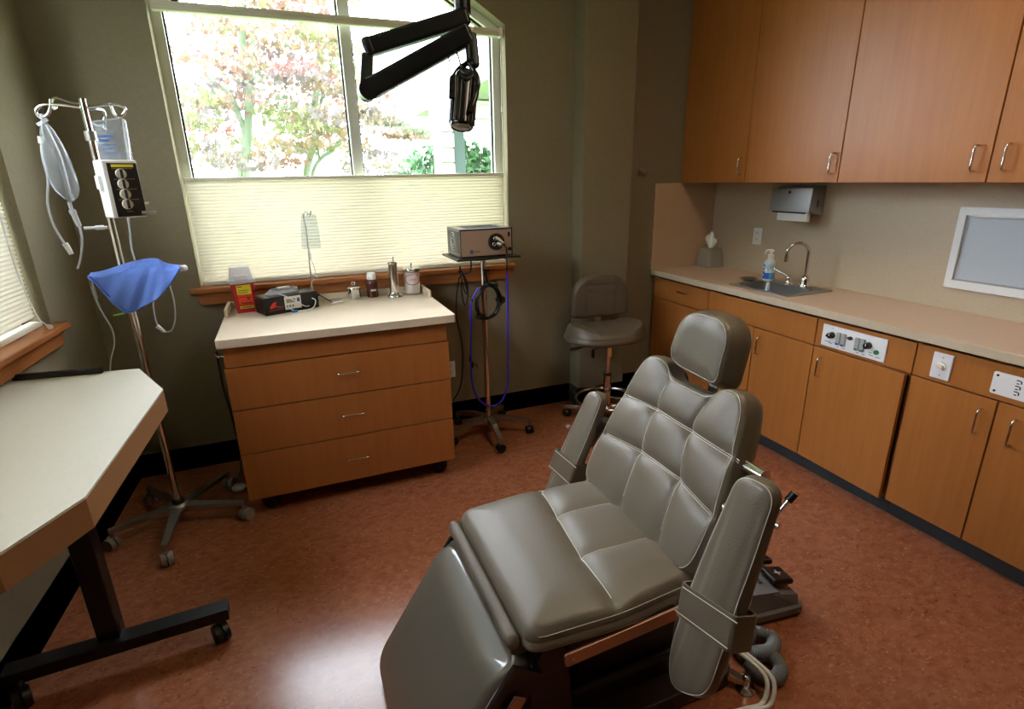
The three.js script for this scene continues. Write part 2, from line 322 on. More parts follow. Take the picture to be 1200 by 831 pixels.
// ---------------------------------------------------------------- fitted cupboards on the right
const XF = 3.385, XC = 3.362, YK = 0.089, YD = 0.862, YR = 0.716;
function pull(a, b, out, mat = mats.chrome, r = 0.0045) {       // D-shaped wire pull from a to b standing off along out
  const A = V(...a), B = V(...b), o = V(...out), m = A.clone().lerp(B, 0.12).add(o), n = A.clone().lerp(B, 0.88).add(o), k = 0.75;
  return tb([A, A.clone().addScaledVector(o, k), m, A.clone().lerp(B, 0.5).add(o), n, B.clone().addScaledVector(o, k), B], r, 28);
}
const GAP = 0.003;
function front(name, unit, z0, z1, y0, y1, handle, ajar = 0, x = XF) {
  const g = rb(x - 0.0, x + 0.019, y0 + GAP, y1 - GAP, z0 + GAP, z1 - GAP, 0.0015);
  const hg = handle && (handle[0] === 'v' ? pull([x, handle[2], handle[1]], [x, handle[3], handle[1]], [-0.028, 0, 0]) : pull([x, handle[2], handle[1] - 0.05], [x, handle[2], handle[1] + 0.05], [-0.026, 0, 0]));
  if (ajar) for (const q of [g, hg]) { q.translate(-x - 0.019, 0, -z0); q.rotateY(ajar); q.translate(x + 0.019, 0, z0); }
  const d = part(name, g, mats.cabinet, unit);
  if (hg) part('handle', hg, mats.chrome, d, 'chrome wire pull');
  return d;
}
function baseUnit(label, z0, z1) {
  const u = thing('base_cabinet', label, 'cabinet', [3.64, 0, (z0 + z1) / 2], 'maple base cabinets under the long worktop');
  part('carcass', merge([rb(XF + 0.021, 3.9, YK, 0.105, z0 + 0.001, z1 - 0.001, 0), rb(XF + 0.021, 3.9, YK, 0.872, z0 + 0.001, z0 + 0.018, 0), rb(XF + 0.021, 3.9, YK, 0.872, z1 - 0.018, z1 - 0.001, 0), rb(3.885, 3.9, YK, 0.872, z0 + 0.001, z1 - 0.001, 0), rb(XF + 0.021, XF + 0.045, 0.7, 0.735, z0 + 0.018, z1 - 0.018, 0)]), mats.carcass, u);
  part('toe_kick', rb(XF + 0.052, XF + 0.068, 0, YK + 0.012, z0 + 0.001, z1 - 0.001, 0.001), M(0x2c343b, 0.5), u);
  return u;
}
{
  let u = baseUnit('maple base cabinet with one slim drawer, under the tissue box', 0.03, 0.609);
  front('drawer', u, 0.03, 0.609, YR, YD, ['h', 0.367, 0.805]);
  front('door', u, 0.03, 0.609, YK, YR, ['v', 0.55, 0.57, 0.67]);
  u = baseUnit('maple sink base cabinet with a blank panel above two doors', 0.609, 1.404);
  front('false_front', u, 0.609, 1.404, YR, YD);
  front('door', u, 0.609, 1.004, YK, YR, ['v', 0.965, 0.57, 0.67]);
  front('door', u, 1.004, 1.404, YK, YR, ['v', 1.06, 0.57, 0.67]);
  u = baseUnit('maple base cabinet with the gas flow panel set in its top rail', 1.404, 1.896);
  front('false_front', u, 1.404, 1.896, YR, YD);
  front('door', u, 1.404, 1.886, YK, YR, ['v', 1.463, 0.567, 0.665], -0.045);
  u = baseUnit('maple base cabinet with a white rotary switch plate above its double doors', 1.896, 2.56);
  front('false_front', u, 1.896, 2.56, YR, YD);
  front('door', u, 1.896, 2.224, YK, YR, ['v', 2.18, 0.562, 0.665]);
  front('door', u, 2.224, 2.56, YK, YR, ['v', 2.295, 0.562, 0.665]);
  u = baseUnit('maple base cabinet at the doorway end of the worktop', 2.56, 3.2);
  front('false_front', u, 2.56, 3.2, YR, YD); front('door', u, 2.56, 2.88, YK, YR, ['v', 2.83, 0.562, 0.665]); front('door', u, 2.88, 3.2, YK, YR, ['v', 2.93, 0.562, 0.665]);
}
// worktop with a sink cut-out
const SX0 = 3.425, SX1 = 3.80, SZ0 = 0.715, SZ1 = 1.155;
{
  const t = thing('worktop', 'long speckled beige laminate worktop with a rounded front edge', 'worktop', [3.63, 0.874, 1.6]);
  const hole = [[SX0 + 0.02, SZ0 + 0.02], [SX1 - 0.02, SZ0 + 0.02], [SX1 - 0.02, SZ1 - 0.02], [SX0 + 0.02, SZ1 - 0.02]];
  const g = ex([[XC + 0.006, 0.014], [3.9, 0.014], [3.9, 3.2], [XC + 0.006, 3.2]], 0.038, 0, [hole]); g.rotateX(Math.PI / 2); g.translate(0, 0.914, 0);
  part('slab', metreUV(g), mats.counter, t);
  part('front_edge', rb(XC, XC + 0.007, 0.875, 0.9135, 0.014, 3.2, 0.003), mats.counterEdge, t, 'paler speckled laminate edge strip');
}
struct('trim_3', rb(3.897, XR, 0.914, 1.512, 0.012, 3.2, 0.001), mats.splash).name = 'trim_3';
struct('trim_4', rb(XC + 0.002, 3.897, 0.914, 1.512, 0.0, 0.013, 0.001), M(0xffffff, 0.45, 0, { map: speck(0xc0a084, 0x92765c, 0xc6a88e) })).name = 'trim_4';
// wall cabinets
const XU = 3.579, YU = 1.512, YUT = 2.72;
function wallUnit(label, z0, z1, doors) {
  const u = thing('wall_cabinet', label, 'cabinet', [3.74, YU, (z0 + z1) / 2], 'maple wall cabinets above the worktop');
  part('carcass', rb(XU + 0.02, XR - 0.001, YU + 0.001, YUT, z0 + 0.001, z1 - 0.001, 0.001), mats.carcass, u);
  for (const [a, b, h] of doors) front('door', u, a, b, YU - 0.002, YUT, ['v', h, 1.558, 1.656], 0, XU);
}
wallUnit('single door maple wall cabinet next to the coat hook recess', 0.014, 0.604, [[0.006, 0.604, 0.567]]);
wallUnit('wide maple wall cabinet directly above the paper towel dispenser', 0.604, 1.238, [[0.604, 1.238, 1.2]]);
wallUnit('double maple wall cabinet above the wall light box', 1.238, 2.57, [[1.238, 1.902, 1.85], [1.902, 2.57, 1.96]]);
wallUnit('double maple wall cabinet at the doorway end of the row', 2.57, 3.2, [[2.57, 2.885, 2.84], [2.885, 3.2, 2.93]]);
struct('wall_soffit', rb(XU - 0.0, XR, YUT + 0.002, H, 0.0, 3.2, 0), mats.wall);
// ---------------------------------------------------------------- treatment chair
const font = await new FontLoader().loadAsync('fonts/droid/droid_sans_bold.typeface.json');
function text(str, size, depth, Mx, font_ = font) { const g = new TextGeometry(str, { font: font_, size, depth, curveSegments: 3 }); g.computeBoundingBox(); return g.applyMatrix4(Mx); }
const Zs = V(0, 0, 1);
function stitchAround(P, inset, r, lift, M4, keep) {     // thread just inside the outline of a pad
  const o = P.o, N = o.length, c = [o.reduce((s, p) => s + p[0], 0) / N, o.reduce((s, p) => s + p[1], 0) / N], pts = [];
  for (let i = 0; i < N; i += 2) { const p = o[i], l = Math.hypot(p[0] - c[0], p[1] - c[1]), x = p[0] - (p[0] - c[0]) / l * inset, y = p[1] - (p[1] - c[1]) / l * inset; if (keep && !keep(x, y)) continue; pts.push(V(x, y, P.h(x, y) + lift)); }
  return new THREE.TubeGeometry(new THREE.CatmullRomCurve3(pts, !keep), pts.length * 2, r, 5, !keep).applyMatrix4(M4);
}
function seamLine(P, line, r, lift, M4, off = 0) {
  const l = new THREE.CatmullRomCurve3(line.map((p) => V(p[0], p[1], 0))), n = 40, pts = [];
  for (let i = 0; i <= n; i++) { const q = l.getPoint(i / n), t = l.getTangent(i / n), x = q.x - t.y * off, y = q.y + t.x * off; pts.push(V(x, y, P.h(x, y) + lift)); }
  return new THREE.TubeGeometry(new THREE.CatmullRomCurve3(pts), n * 2, r, 5).applyMatrix4(M4);
}
const bendLine = (pts) => new THREE.CatmullRomCurve3(pts.map((p) => V(p[0], p[1], 0))).getPoints(16).map((p) => [p.x, p.y]);
{
  const CZ = 2.07, t = thing('treatment_chair', 'taupe leather reclining treatment chair with headrest, arm pads and glossy leg rest', 'chair', [1.75, 0, CZ]);
  // backrest
  let th = THREE.MathUtils.degToRad(25), b = V(Math.sin(th), Math.cos(th), 0), n = V(-Math.cos(th), Math.sin(th), 0);
  let Mx = frameM(V(1.83, 0.53, CZ).addScaledVector(n, -0.085), Zs, b);
  let o = roundPoly([[-0.30, -0.025, 0.07], [0.285, -0.025, 0.07], [0.29, 0.14, 0.1], [0.245, 0.40, 0.1], [0.205, 0.51, 0.07], [0.125, 0.508, 0.045], [0.088, 0.462, 0.03], [-0.105, 0.462, 0.03], [-0.145, 0.508, 0.045], [-0.245, 0.505, 0.07], [-0.275, 0.39, 0.1], [-0.315, 0.12, 0.1]]);
  const rows = [bendLine([[-0.31, 0.325], [-0.104, 0.342], [0.07, 0.34], [0.27, 0.335]]), bendLine([[-0.32, 0.165], [-0.088, 0.195], [0.105, 0.196], [0.3, 0.165]])];
  const cols = [bendLine([[-0.104, 0.48], [-0.104, 0.342], [-0.088, 0.195], [-0.066, 0.0]]), bendLine([[0.088, 0.48], [0.07, 0.338], [0.107, 0.198], [0.134, 0.0]])];
  let P = pad(o, 0.085, { r: 0.022, dome: 0.012, seams: [...rows, ...cols], depth: 0.017, width: 0.02, c: [0, 0.24], rings: 60, step: 0.009, side: 0.006 });
  const back = part('backrest', mapped(P.g, Mx), mats.leather, t);
  part('piping', stitchAround(P, 0.012, 0.0011, 0.0008, Mx), mats.stitch, back, 'pale stitched piping');
  const cut = (l, lo, hi) => l.filter((p) => p[0] > -0.29 && p[0] < 0.275 && p[1] > 0.012 && p[1] < 0.452);
  for (const l of rows) part('seam', merge([seamLine(P, cut(l), 0.0012, 0.001, Mx, 0.003), seamLine(P, cut(l), 0.0012, 0.001, Mx, -0.003)]), mats.stitch, back);
  for (const l of cols) part('seam', seamLine(P, cut(l), 0.0011, 0.001, Mx, 0.002), mats.stitch, back);
  // dark back shell
  part('back_shell', mapped(pad(o.map(([x, y]) => [x * 0.94, 0.24 + (y - 0.24) * 0.94]), 0.02, { r: 0.004, dome: 0, rings: 10, c: [0, 0.24] }).g, frameM(V(1.83, 0.53, CZ).addScaledVector(n, -0.104), Zs, b)), mats.black, t);
  // headrest
  const th2 = THREE.MathUtils.degToRad(14), b2 = V(Math.sin(th2), Math.cos(th2), 0), n2 = V(-Math.cos(th2), Math.sin(th2), 0);
  const Mh = frameM(V(2.045, 0.975, CZ - 0.022).addScaledVector(n2, -0.1), Zs, b2);
  P = pad(roundPoly([[-0.13, 0.02, 0.07], [-0.05, -0.002, 0.06], [0.118, -0.004, 0.03], [0.112, 0.195, 0.085], [-0.11, 0.195, 0.09]]), 0.1, { r: 0.016, dome: 0.016, rings: 40, side: 0.01, backR: 0.03, step: 0.008, extra: (x, y) => -0.006 * Math.exp(-(x * x) / 0.004) });
  const head = part('headrest', mapped(P.g, Mh), mats.leather, t);
  part('piping', stitchAround(P, 0.010, 0.0011, 0.0008, Mh), mats.stitch, head, 'pale stitched piping');
  part('headrest_bar', bar(V(2.115, 1.02, CZ + 0.0).addScaledVector(n2, -0.02), V(1.97, 0.72, CZ).addScaledVector(n, -0.12), 0.035, 0.008, 0.035, 0.008, n), mats.chrome, t, 'flat chrome headrest bar');
  part('headrest_knob', merge([cy(V(2.11, 0.985, 1.965), V(2.095, 1.0, 1.925), 0.024, 0.019), cy(V(2.115, 0.98, 1.98), V(2.11, 0.985, 1.962), 0.012), cy(V(2.11, 0.985, 1.96), V(2.14, 0.96, 2.07), 0.008)]), M(0xd8c9b8, 0.35), t, 'pale plastic release knob');
  // seat
  Mx = frameM(V(1.345, 0.452, CZ), Zs, V(1, 0, 0));
  o = roundPoly([[-0.29, 0.0, 0.05], [0.295, 0.0, 0.05], [0.31, 0.26, 0.05], [0.285, 0.545, 0.06], [-0.285, 0.545, 0.06], [-0.31, 0.26, 0.05]]);
  const cross = bendLine([[-0.31, 0.31], [-0.12, 0.285], [0.084, 0.26], [0.3, 0.255]]), l1 = bendLine([[-0.115, 0.284], [-0.108, 0.38], [-0.1, 0.5]]), l2 = bendLine([[0.09, 0.26], [0.1, 0.38], [0.1, 0.5]]);
  P = pad(o, 0.058, { r: 0.03, dome: 0.022, seams: [cross], depth: 0.02, width: 0.022, c: [0, 0.25], rings: 60, step: 0.009, side: 0.008, extra: (x, y) => -0.008 * (Math.exp(-lineDist(x, y, l1) / 0.02) + Math.exp(-lineDist(x, y, l2) / 0.02)) });
  const seat = part('seat', mapped(P.g, Mx), mats.leather, t);
  const inSeat = (l) => l.filter((p) => Math.abs(p[0]) < 0.285 && p[1] < 0.485);
  part('seam', merge([seamLine(P, inSeat(cross), 0.0013, 0.001, Mx, 0.002)]), mats.stitch, seat);
  for (const l of [l1, l2]) part('seam', seamLine(P, inSeat(l), 0.0009, 0.0008, Mx, 0), mats.stitch, seat);
  for (const s of [1, -1]) part('piping', stitchAround(P, 0.004, 0.0011, 0.0006, Mx, (x, y) => x * s > 0.24 && y > 0.02), mats.stitch, seat, 'pale stitched piping');
  // knee roll and leg rest
  const thl = THREE.MathUtils.degToRad(33.7), bl = V(Math.sin(thl), Math.cos(thl), 0);
  part('knee_roll', merge([new THREE.CapsuleGeometry(0.021, 0.50, 8, 20).rotateX(Math.PI / 2).scale(0.9, 1.15, 1).translate(1.322, 0.472, CZ), rb(1.315, 1.36, 0.43, 0.468, CZ - 0.265, CZ + 0.265, 0.01)]), mats.leather, t);
  const nl = V(-Math.cos(thl), Math.sin(thl), 0), Ml = frameM(V(1.30, 0.44, CZ).addScaledVector(nl, -0.07).addScaledVector(bl, -0.5), Zs, bl);
  P = pad(roundPoly([[-0.275, 0.0, 0.09], [0.285, 0.0, 0.09], [0.285, 0.42, 0.02], [0.292, 0.515, 0.05], [-0.25, 0.515, 0.06], [-0.278, 0.44, 0.02]]), 0.07, { r: 0.025, dome: 0.012, seams: [], c: [0, 0.25], rings: 50, step: 0.01, extra: (x, y) => -3.2 * Math.pow(Math.max(0, y - 0.4), 2) });
  const leg = part('leg_rest', mapped(P.g, Ml), mats.vinyl, t, 'leg rest under glossy clear vinyl');
  for (const s of [1, -1]) part('piping', stitchAround(P, 0.003, 0.0011, 0.0006, Ml, (x, y) => x * s > 0.22 && y > 0.06 && y < 0.49), mats.stitch, leg, 'pale stitched piping');
  // leg rest hinge plate, near side
  const hp = V(1.345, 0.415, CZ + 0.302), hq = V(1.345, 0.415, CZ + 0.302).addScaledVector(bl, -0.32);
  for (const zz of [CZ + 0.296, CZ - 0.255]) part('leg_hinge', bar(hp.clone().setZ(zz), hq.clone().setZ(zz), 0.012, 0.09, 0.012, 0.09, nl), mats.black, t);
  part('leg_trim_plate', bar(hp.clone().add(V(-0.012, -0.035, 0.012)).addScaledVector(bl, -0.03), hq.clone().add(V(-0.012, -0.035, 0.012)), 0.006, 0.034, 0.006, 0.034, nl), mats.plateMetal, t, 'copper toned metal trim plate');
  // seat side brackets with metal trim and the maker's word
  for (const s of [1, -1]) {
    const z = CZ + s * 0.268, k = part('seat_bracket', ex(roundPoly([[1.36, 0.385, 0.02], [1.395, 0.355, 0.02], [1.70, 0.385, 0.03], [1.80, 0.425, 0.02], [1.81, 0.475, 0.01], [1.40, 0.468, 0.03]]), 0.04).translate(0, 0, z - 0.02), mats.black, t);
    if (s > 0) {
      const A = V(1.437, 0.421, z + 0.045), B = V(1.80, 0.446, z + 0.045), d = B.clone().sub(A).normalize(), L = A.distanceTo(B);
      const Mp = frameM(A, d, Zs.clone().cross(d));
      part('trim_plate', mapped(ex(roundPoly([[0, -0.019, 0.012], [L, -0.019, 0.012], [L, 0.019, 0.012], [0, 0.019, 0.012]]), 0.005, 0.001), Mp), mats.plateMetal, k, 'copper toned metal trim plate');
      for (const q of [0.02, L - 0.02]) { part('screw', mapped(cy(V(q, 0, 0.004), V(q, 0, 0.008), 0.006), Mp), mats.chrome, k); part('standoff', mapped(cy(V(q, 0.008, -0.03), V(q, 0.008, 0.0), 0.008), Mp), mats.chrome, k); }
      part('lettering', text('DEXTA', 0.024, 0.0015, frameM(V(1.49, 0.383, z + 0.0205), d, Zs.clone().cross(d))), M(0x9a7566, 0.4, 0.5), k, 'raised metal lettering');
    }
  }
  part('seat_frame', merge([rb(1.42, 1.86, 0.36, 0.453, CZ - 0.24, CZ + 0.24, 0.01), rb(1.62, 1.92, 0.3, 0.4, CZ - 0.12, CZ + 0.12, 0.01)]), mats.black, t);
  // pedestal and base
  part('pedestal', merge([rb(1.56, 1.92, 0.12, 0.36, CZ - 0.13, CZ + 0.16, 0.02), rb(1.52, 1.96, 0.055, 0.14, CZ - 0.16, CZ + 0.19, 0.02)]), mats.black, t);
  part('leg_cover', hexa([V(1.39, 0.06, CZ - 0.2), V(1.52, 0.06, CZ - 0.2), V(1.52, 0.06, CZ + 0.22), V(1.39, 0.06, CZ + 0.22), V(1.37, 0.37, CZ - 0.24), V(1.48, 0.37, CZ - 0.24), V(1.48, 0.37, CZ + 0.25), V(1.37, 0.37, CZ + 0.25)]), mats.brown, t);
  part('base_plate', mapped(ex(roundPoly([[1.36, -1.8, 0.05], [2.08, -1.8, 0.06], [2.08, -2.33, 0.06], [1.36, -2.33, 0.05]].map(([x, z, r]) => [x, z, r])), 0.04, 0.006).rotateX(-Math.PI / 2), new THREE.Matrix4().makeTranslation(0, 0.016, 0)), mats.brown, t);
  for (const [x, z] of [[2.1, 2.36], [2.1, 1.78], [1.34, 1.78], [1.34, 2.34]]) part('levelling_foot', merge([lt([[0, 0], [0.03, 0], [0.03, 0.008], [0.014, 0.016], [0.012, 0.05], [0, 0.052]], [x, 0, z], 20), bar(V(x, 0.035, z), V(x > 1.7 ? 2.05 : 1.4, 0.035, z > 2 ? 2.3 : 1.84), 0.03, 0.016)]), mats.chrome, t);
  // back support arms, pivots, recline rod
  for (const s of [1, -1]) {
    const z = CZ + (s > 0 ? 0.315 : -0.25);
    part('back_arm', merge([bar(V(1.80, 0.45, z), V(2.02, 0.815, z), 0.012, 0.035, 0.012, 0.03, n), cy(V(2.015, 0.805, z - s * 0.05), V(2.015, 0.805, z + s * 0.012), 0.02), cy(V(1.95, 0.70, z - s * 0.04), V(1.95, 0.70, z + s * 0.04), 0.024), cy(V(1.82, 0.48, z - s * 0.03), V(1.82, 0.48, z + s * 0.015), 0.018)]), mats.chrome, t, 'polished metal backrest arm');
  }
  part('recline_rod', merge([cy(V(1.96, 0.57, 2.40), V(2.078, 0.735, 2.425), 0.006), cy(V(2.0, 0.70, 2.385), V(2.04, 0.675, 2.43), 0.010), cy(V(2.028, 0.682, 2.40), V(2.036, 0.68, 2.445), 0.011)]), mats.chrome, t, 'chrome lock rod');
  part('rod_cap', cy(V(2.078, 0.735, 2.425), V(2.094, 0.757, 2.429), 0.011), mats.black, t);
  // arm pads with wrap straps
  const arms = [{ p: V(1.862, 0.89, 2.505), th: 17, s: 1, strap: 0.355 }, { p: V(1.953, 0.775, 1.63), th: 24, s: -1, strap: 0.315 }];
  for (const A of arms) {
    const ta = THREE.MathUtils.degToRad(A.th), ba = V(Math.sin(ta), Math.cos(ta), 0), na = V(-Math.cos(ta), Math.sin(ta), 0);
    const Ma = frameM(A.p.clone().addScaledVector(na, -0.04), Zs, ba);
    const ol = roundPoly([[-0.056, 0.0, 0.05], [0.052, 0.012, 0.045], [0.072, -0.3, 0.1], [0.074, -0.54, 0.05], [-0.03, -0.60, 0.05], [-0.07, -0.52, 0.05], [-0.076, -0.3, 0.1]].map(([x, y, r]) => [x * (A.s > 0 ? 1 : 0.94), y, r]).reverse());
    P = pad(ol, 0.04, { r: 0.014, dome: 0.008, rings: 30, step: 0.01, side: 0.004, c: [0, -0.3], extra: (x, y) => 0.004 * Math.exp(-Math.pow(x / 0.034, 6)) });
    const pd = part('arm_pad', mapped(P.g, Ma), mats.leather, t);
    part('piping', stitchAround(P, 0.005, 0.0011, 0.0006, Ma), mats.stitch, pd, 'pale stitched piping');
    // strap: a band wrapped round the pad
    const y = -A.strap, w = 0.042, x0 = -0.086, x1 = 0.084, z0 = -0.025, z1 = 0.056, ph = A.s > 0 ? 0.2 : 0.05;
    const ringO = roundPoly([[x0, z0, 0.02], [x1 + (A.s > 0 ? 0.012 : 0), z0, 0.02], [x1 + (A.s > 0 ? 0.012 : 0), z1, 0.014], [x0, z1, 0.02]]), ringI = roundPoly([[x0 + 0.006, z0 + 0.005, 0.02], [x1 - 0.006 + (A.s > 0 ? 0.012 : 0), z0 + 0.005, 0.02], [x1 - 0.006 + (A.s > 0 ? 0.012 : 0), z1 - 0.005, 0.014], [x0 + 0.006, z1 - 0.005, 0.02]]);
    const sg = ex(ringO, w * 2, 0, [ringI]); sg.rotateX(Math.PI / 2); sg.translate(0, w, 0); sg.rotateZ(ph); sg.translate(0, y, 0);
    const st = part('strap', mapped(sg, Ma), mats.leatherDark, pd, 'wide leather wrist strap');
    const sl = (dy) => { const pts = []; for (let i = 0; i <= 20; i++) { const x = x0 + 0.01 + (x1 - x0 - 0.0) * i / 20; pts.push(V(x, y + dy + Math.tan(ph) * x, z1 + 0.0008)); } return new THREE.TubeGeometry(new THREE.CatmullRomCurve3(pts), 30, 0.0011, 5).applyMatrix4(Ma); };
    for (const e of [0.8, -0.8]) part('seam', sl(w * e), mats.stitch, st);
    const post = merge([bar(A.p.clone().addScaledVector(na, -0.05).addScaledVector(ba, -0.06), A.p.clone().addScaledVector(na, -0.05).addScaledVector(ba, -0.5), 0.05, 0.02, 0.05, 0.02, na), cy(A.p.clone().addScaledVector(na, -0.075).addScaledVector(ba, -0.2), V(1.95, 0.70, CZ + A.s * 0.345), 0.016)]);
    part('arm_bracket', post, mats.black, t);
  }
}
// floor foot control, corrugated hose, white supply tubes
{
  const t = thing('foot_control', 'grey floor foot control with two black rocker pedals', 'foot control', [2.36, 0, 2.1]);
  // built in its own frame, then turned and set down beside the chair
  const q = new THREE.Matrix4().makeRotationY(-0.12).setPosition(2.418, 0.018, 2.06);
  const L = 0.245, W = 0.26;
  part('base_tray', mapped(ex(roundPoly([[-L / 2, -W / 2, 0.02], [L / 2, -W / 2, 0.02], [L / 2, W / 2, 0.02], [-L / 2, W / 2, 0.02]]), 0.022, 0.004).rotateX(-Math.PI / 2), q), mats.grey, t);
  part('housing', merge([mapped(hexa([V(-0.11, 0.02, -0.12), V(0.112, 0.02, -0.12), V(0.112, 0.02, 0.12), V(-0.11, 0.02, 0.12), V(-0.09, 0.105, -0.11), V(0.02, 0.095, -0.11), V(0.02, 0.095, 0.11), V(-0.09, 0.105, 0.11)].map((v) => v)), q), mapped(hexa([V(-0.02, 0.02, -0.12), V(0.112, 0.02, -0.12), V(0.112, 0.02, 0.12), V(-0.02, 0.02, 0.12), V(0.0, 0.09, -0.113), V(0.105, 0.066, -0.113), V(0.105, 0.066, 0.113), V(0.0, 0.09, 0.113)]), q)]), mats.grey, t);
  for (const z of [-0.062, 0.05]) { const p = part('pedal', mapped(rb(-0.045, 0.045, -0.011, 0.011, -0.042, 0.042, 0.008).rotateZ(-0.2).translate(0.058, 0.112, z), q), mats.black, t); part('pedal_mark', mapped(merge([rb(-0.014, 0.014, 0, 0.0012, -0.002, 0.002, 0), rb(-0.002, 0.002, 0, 0.0012, -0.014, 0.014, 0)]).translate(0, 0.0112, 0).rotateZ(-0.2).translate(0.058, 0.112, z), q), M(0xb9b9b9, 0.5), p); }
  for (const z of [-0.062, 0.05]) part('pedal_hinge', mapped(cy(V(0.05, 0.08, z), V(0.055, 0.106, z), 0.01), q), mats.chrome, t);
  part('printed_mark', mapped(merge([0, 1, 2, 3, 4, 5, 6, 7, 8].map((k) => rb(-0.026, -0.012, 0.1035, 0.1042, -0.07 + k * 0.0155, -0.059 + k * 0.0155, 0))), q), M(0x1c1c1e, 0.5), t);
  for (const [x, z] of [[0.1, 0.132], [-0.09, 0.132]]) part('screw', mapped(cy(V(x, 0.012, z), V(x, 0.012, z + 0.004), 0.004), q), mats.chrome, t);
  for (const [x, z] of [[0.09, 0.1], [-0.09, 0.1], [0.09, -0.1], [-0.09, -0.1]]) part('rubber_foot', mapped(cy(V(x, -0.018, z), V(x, 0.002, z), 0.012), q), mats.black, t);
}
{
  const t = thing('corrugated_hose', 'ribbed grey hose coiled on the floor beside the chair base', 'hose', [2.2, 0, 2.3]);
  const pts = [[2.21, 0.032, 2.10], [2.25, 0.05, 2.16], [2.25, 0.05, 2.22], [2.19, 0.034, 2.25], [2.165, 0.03, 2.215], [2.21, 0.03, 2.205], [2.28, 0.033, 2.225], [2.31, 0.035, 2.265], [2.26, 0.04, 2.305], [2.19, 0.045, 2.295], [2.165, 0.035, 2.27], [2.2, 0.03, 2.29], [2.25, 0.03, 2.32], [2.235, 0.03, 2.37], [2.19, 0.03, 2.385], [2.16, 0.03, 2.35], [2.155, 0.034, 2.31]].map((p) => V(...p));
  const curve = new THREE.CatmullRomCurve3(pts, false, 'centripetal'), n = 640, fr = curve.computeFrenetFrames(n), pos = [], idx = [], S = 12;
  for (let i = 0; i <= n; i++) { const p = curve.getPointAt(i / n), r = 0.0205 + 0.0035 * Math.cos(i * Math.PI / 2); for (let k = 0; k < S; k++) { const a = k / S * 2 * Math.PI, v = p.clone().addScaledVector(fr.normals[i], Math.cos(a) * r).addScaledVector(fr.binormals[i], Math.sin(a) * r); pos.push(v.x, v.y, v.z); } }
  for (let i = 0; i < n; i++) for (let k = 0; k < S; k++) { const a = i * S + k, b = i * S + (k + 1) % S; idx.push(a, b, a + S, b, b + S, a + S); }
  const g = new THREE.BufferGeometry(); g.setAttribute('position', new THREE.Float32BufferAttribute(pos, 3)); g.setIndex(idx); g.computeVertexNormals(); 
  part('hose', g, M(0x7e8288, 0.5), t);
  part('end_collar', cy(V(2.20, 0.032, 2.085), V(2.215, 0.034, 2.11), 0.028), mats.black, t);
}
{
  const t = thing('supply_tubes', 'pair of white plastic supply tubes looping round the chair base', 'tube', [2.0, 0, 2.3]);
  const a = [[2.115, 0.1, 2.22], [2.112, 0.095, 2.29], [2.135, 0.07, 2.40], [2.10, 0.02, 2.43], [2.04, 0.012, 2.42], [1.97, 0.012, 2.41], [1.9, 0.012, 2.40]];
  part('tube', tb(a, 0.007, 60), mats.white, t); part('tube', tb(a.map(([x, y, z]) => [x + 0.014, y + 0.002, z + 0.014]), 0.007, 60), mats.white, t);
  part('tube', tb([[1.935, 0.2, 2.06], [1.985, 0.16, 2.1], [2.05, 0.13, 2.15], [2.12, 0.1, 2.2]], 0.008, 40), M(0xb8b6b6, 0.3), t);
}
// ---------------------------------------------------------------- casters
function twin(x, z, r, a, w = 0.022, hood = true) {     // twin-wheel caster standing on the floor, rolling direction a
  const s = V(-Math.sin(a), 0, Math.cos(a)), c = V(x, r, z), L = [];
  for (const k of [-1, 1]) L.push(cy(c.clone().addScaledVector(s, k * 0.003), c.clone().addScaledVector(s, k * (0.003 + w)), r, r * 0.93, 24));
  L.push(cy(c.clone().addScaledVector(s, -0.004), c.clone().addScaledVector(s, 0.004), r * 0.55, r * 0.55, 14));
  if (hood) L.push(cy(V(x, r * 1.1, z), V(x, r * 2.15, z), r * 0.34, r * 0.3, 14));
  return merge(L);
}
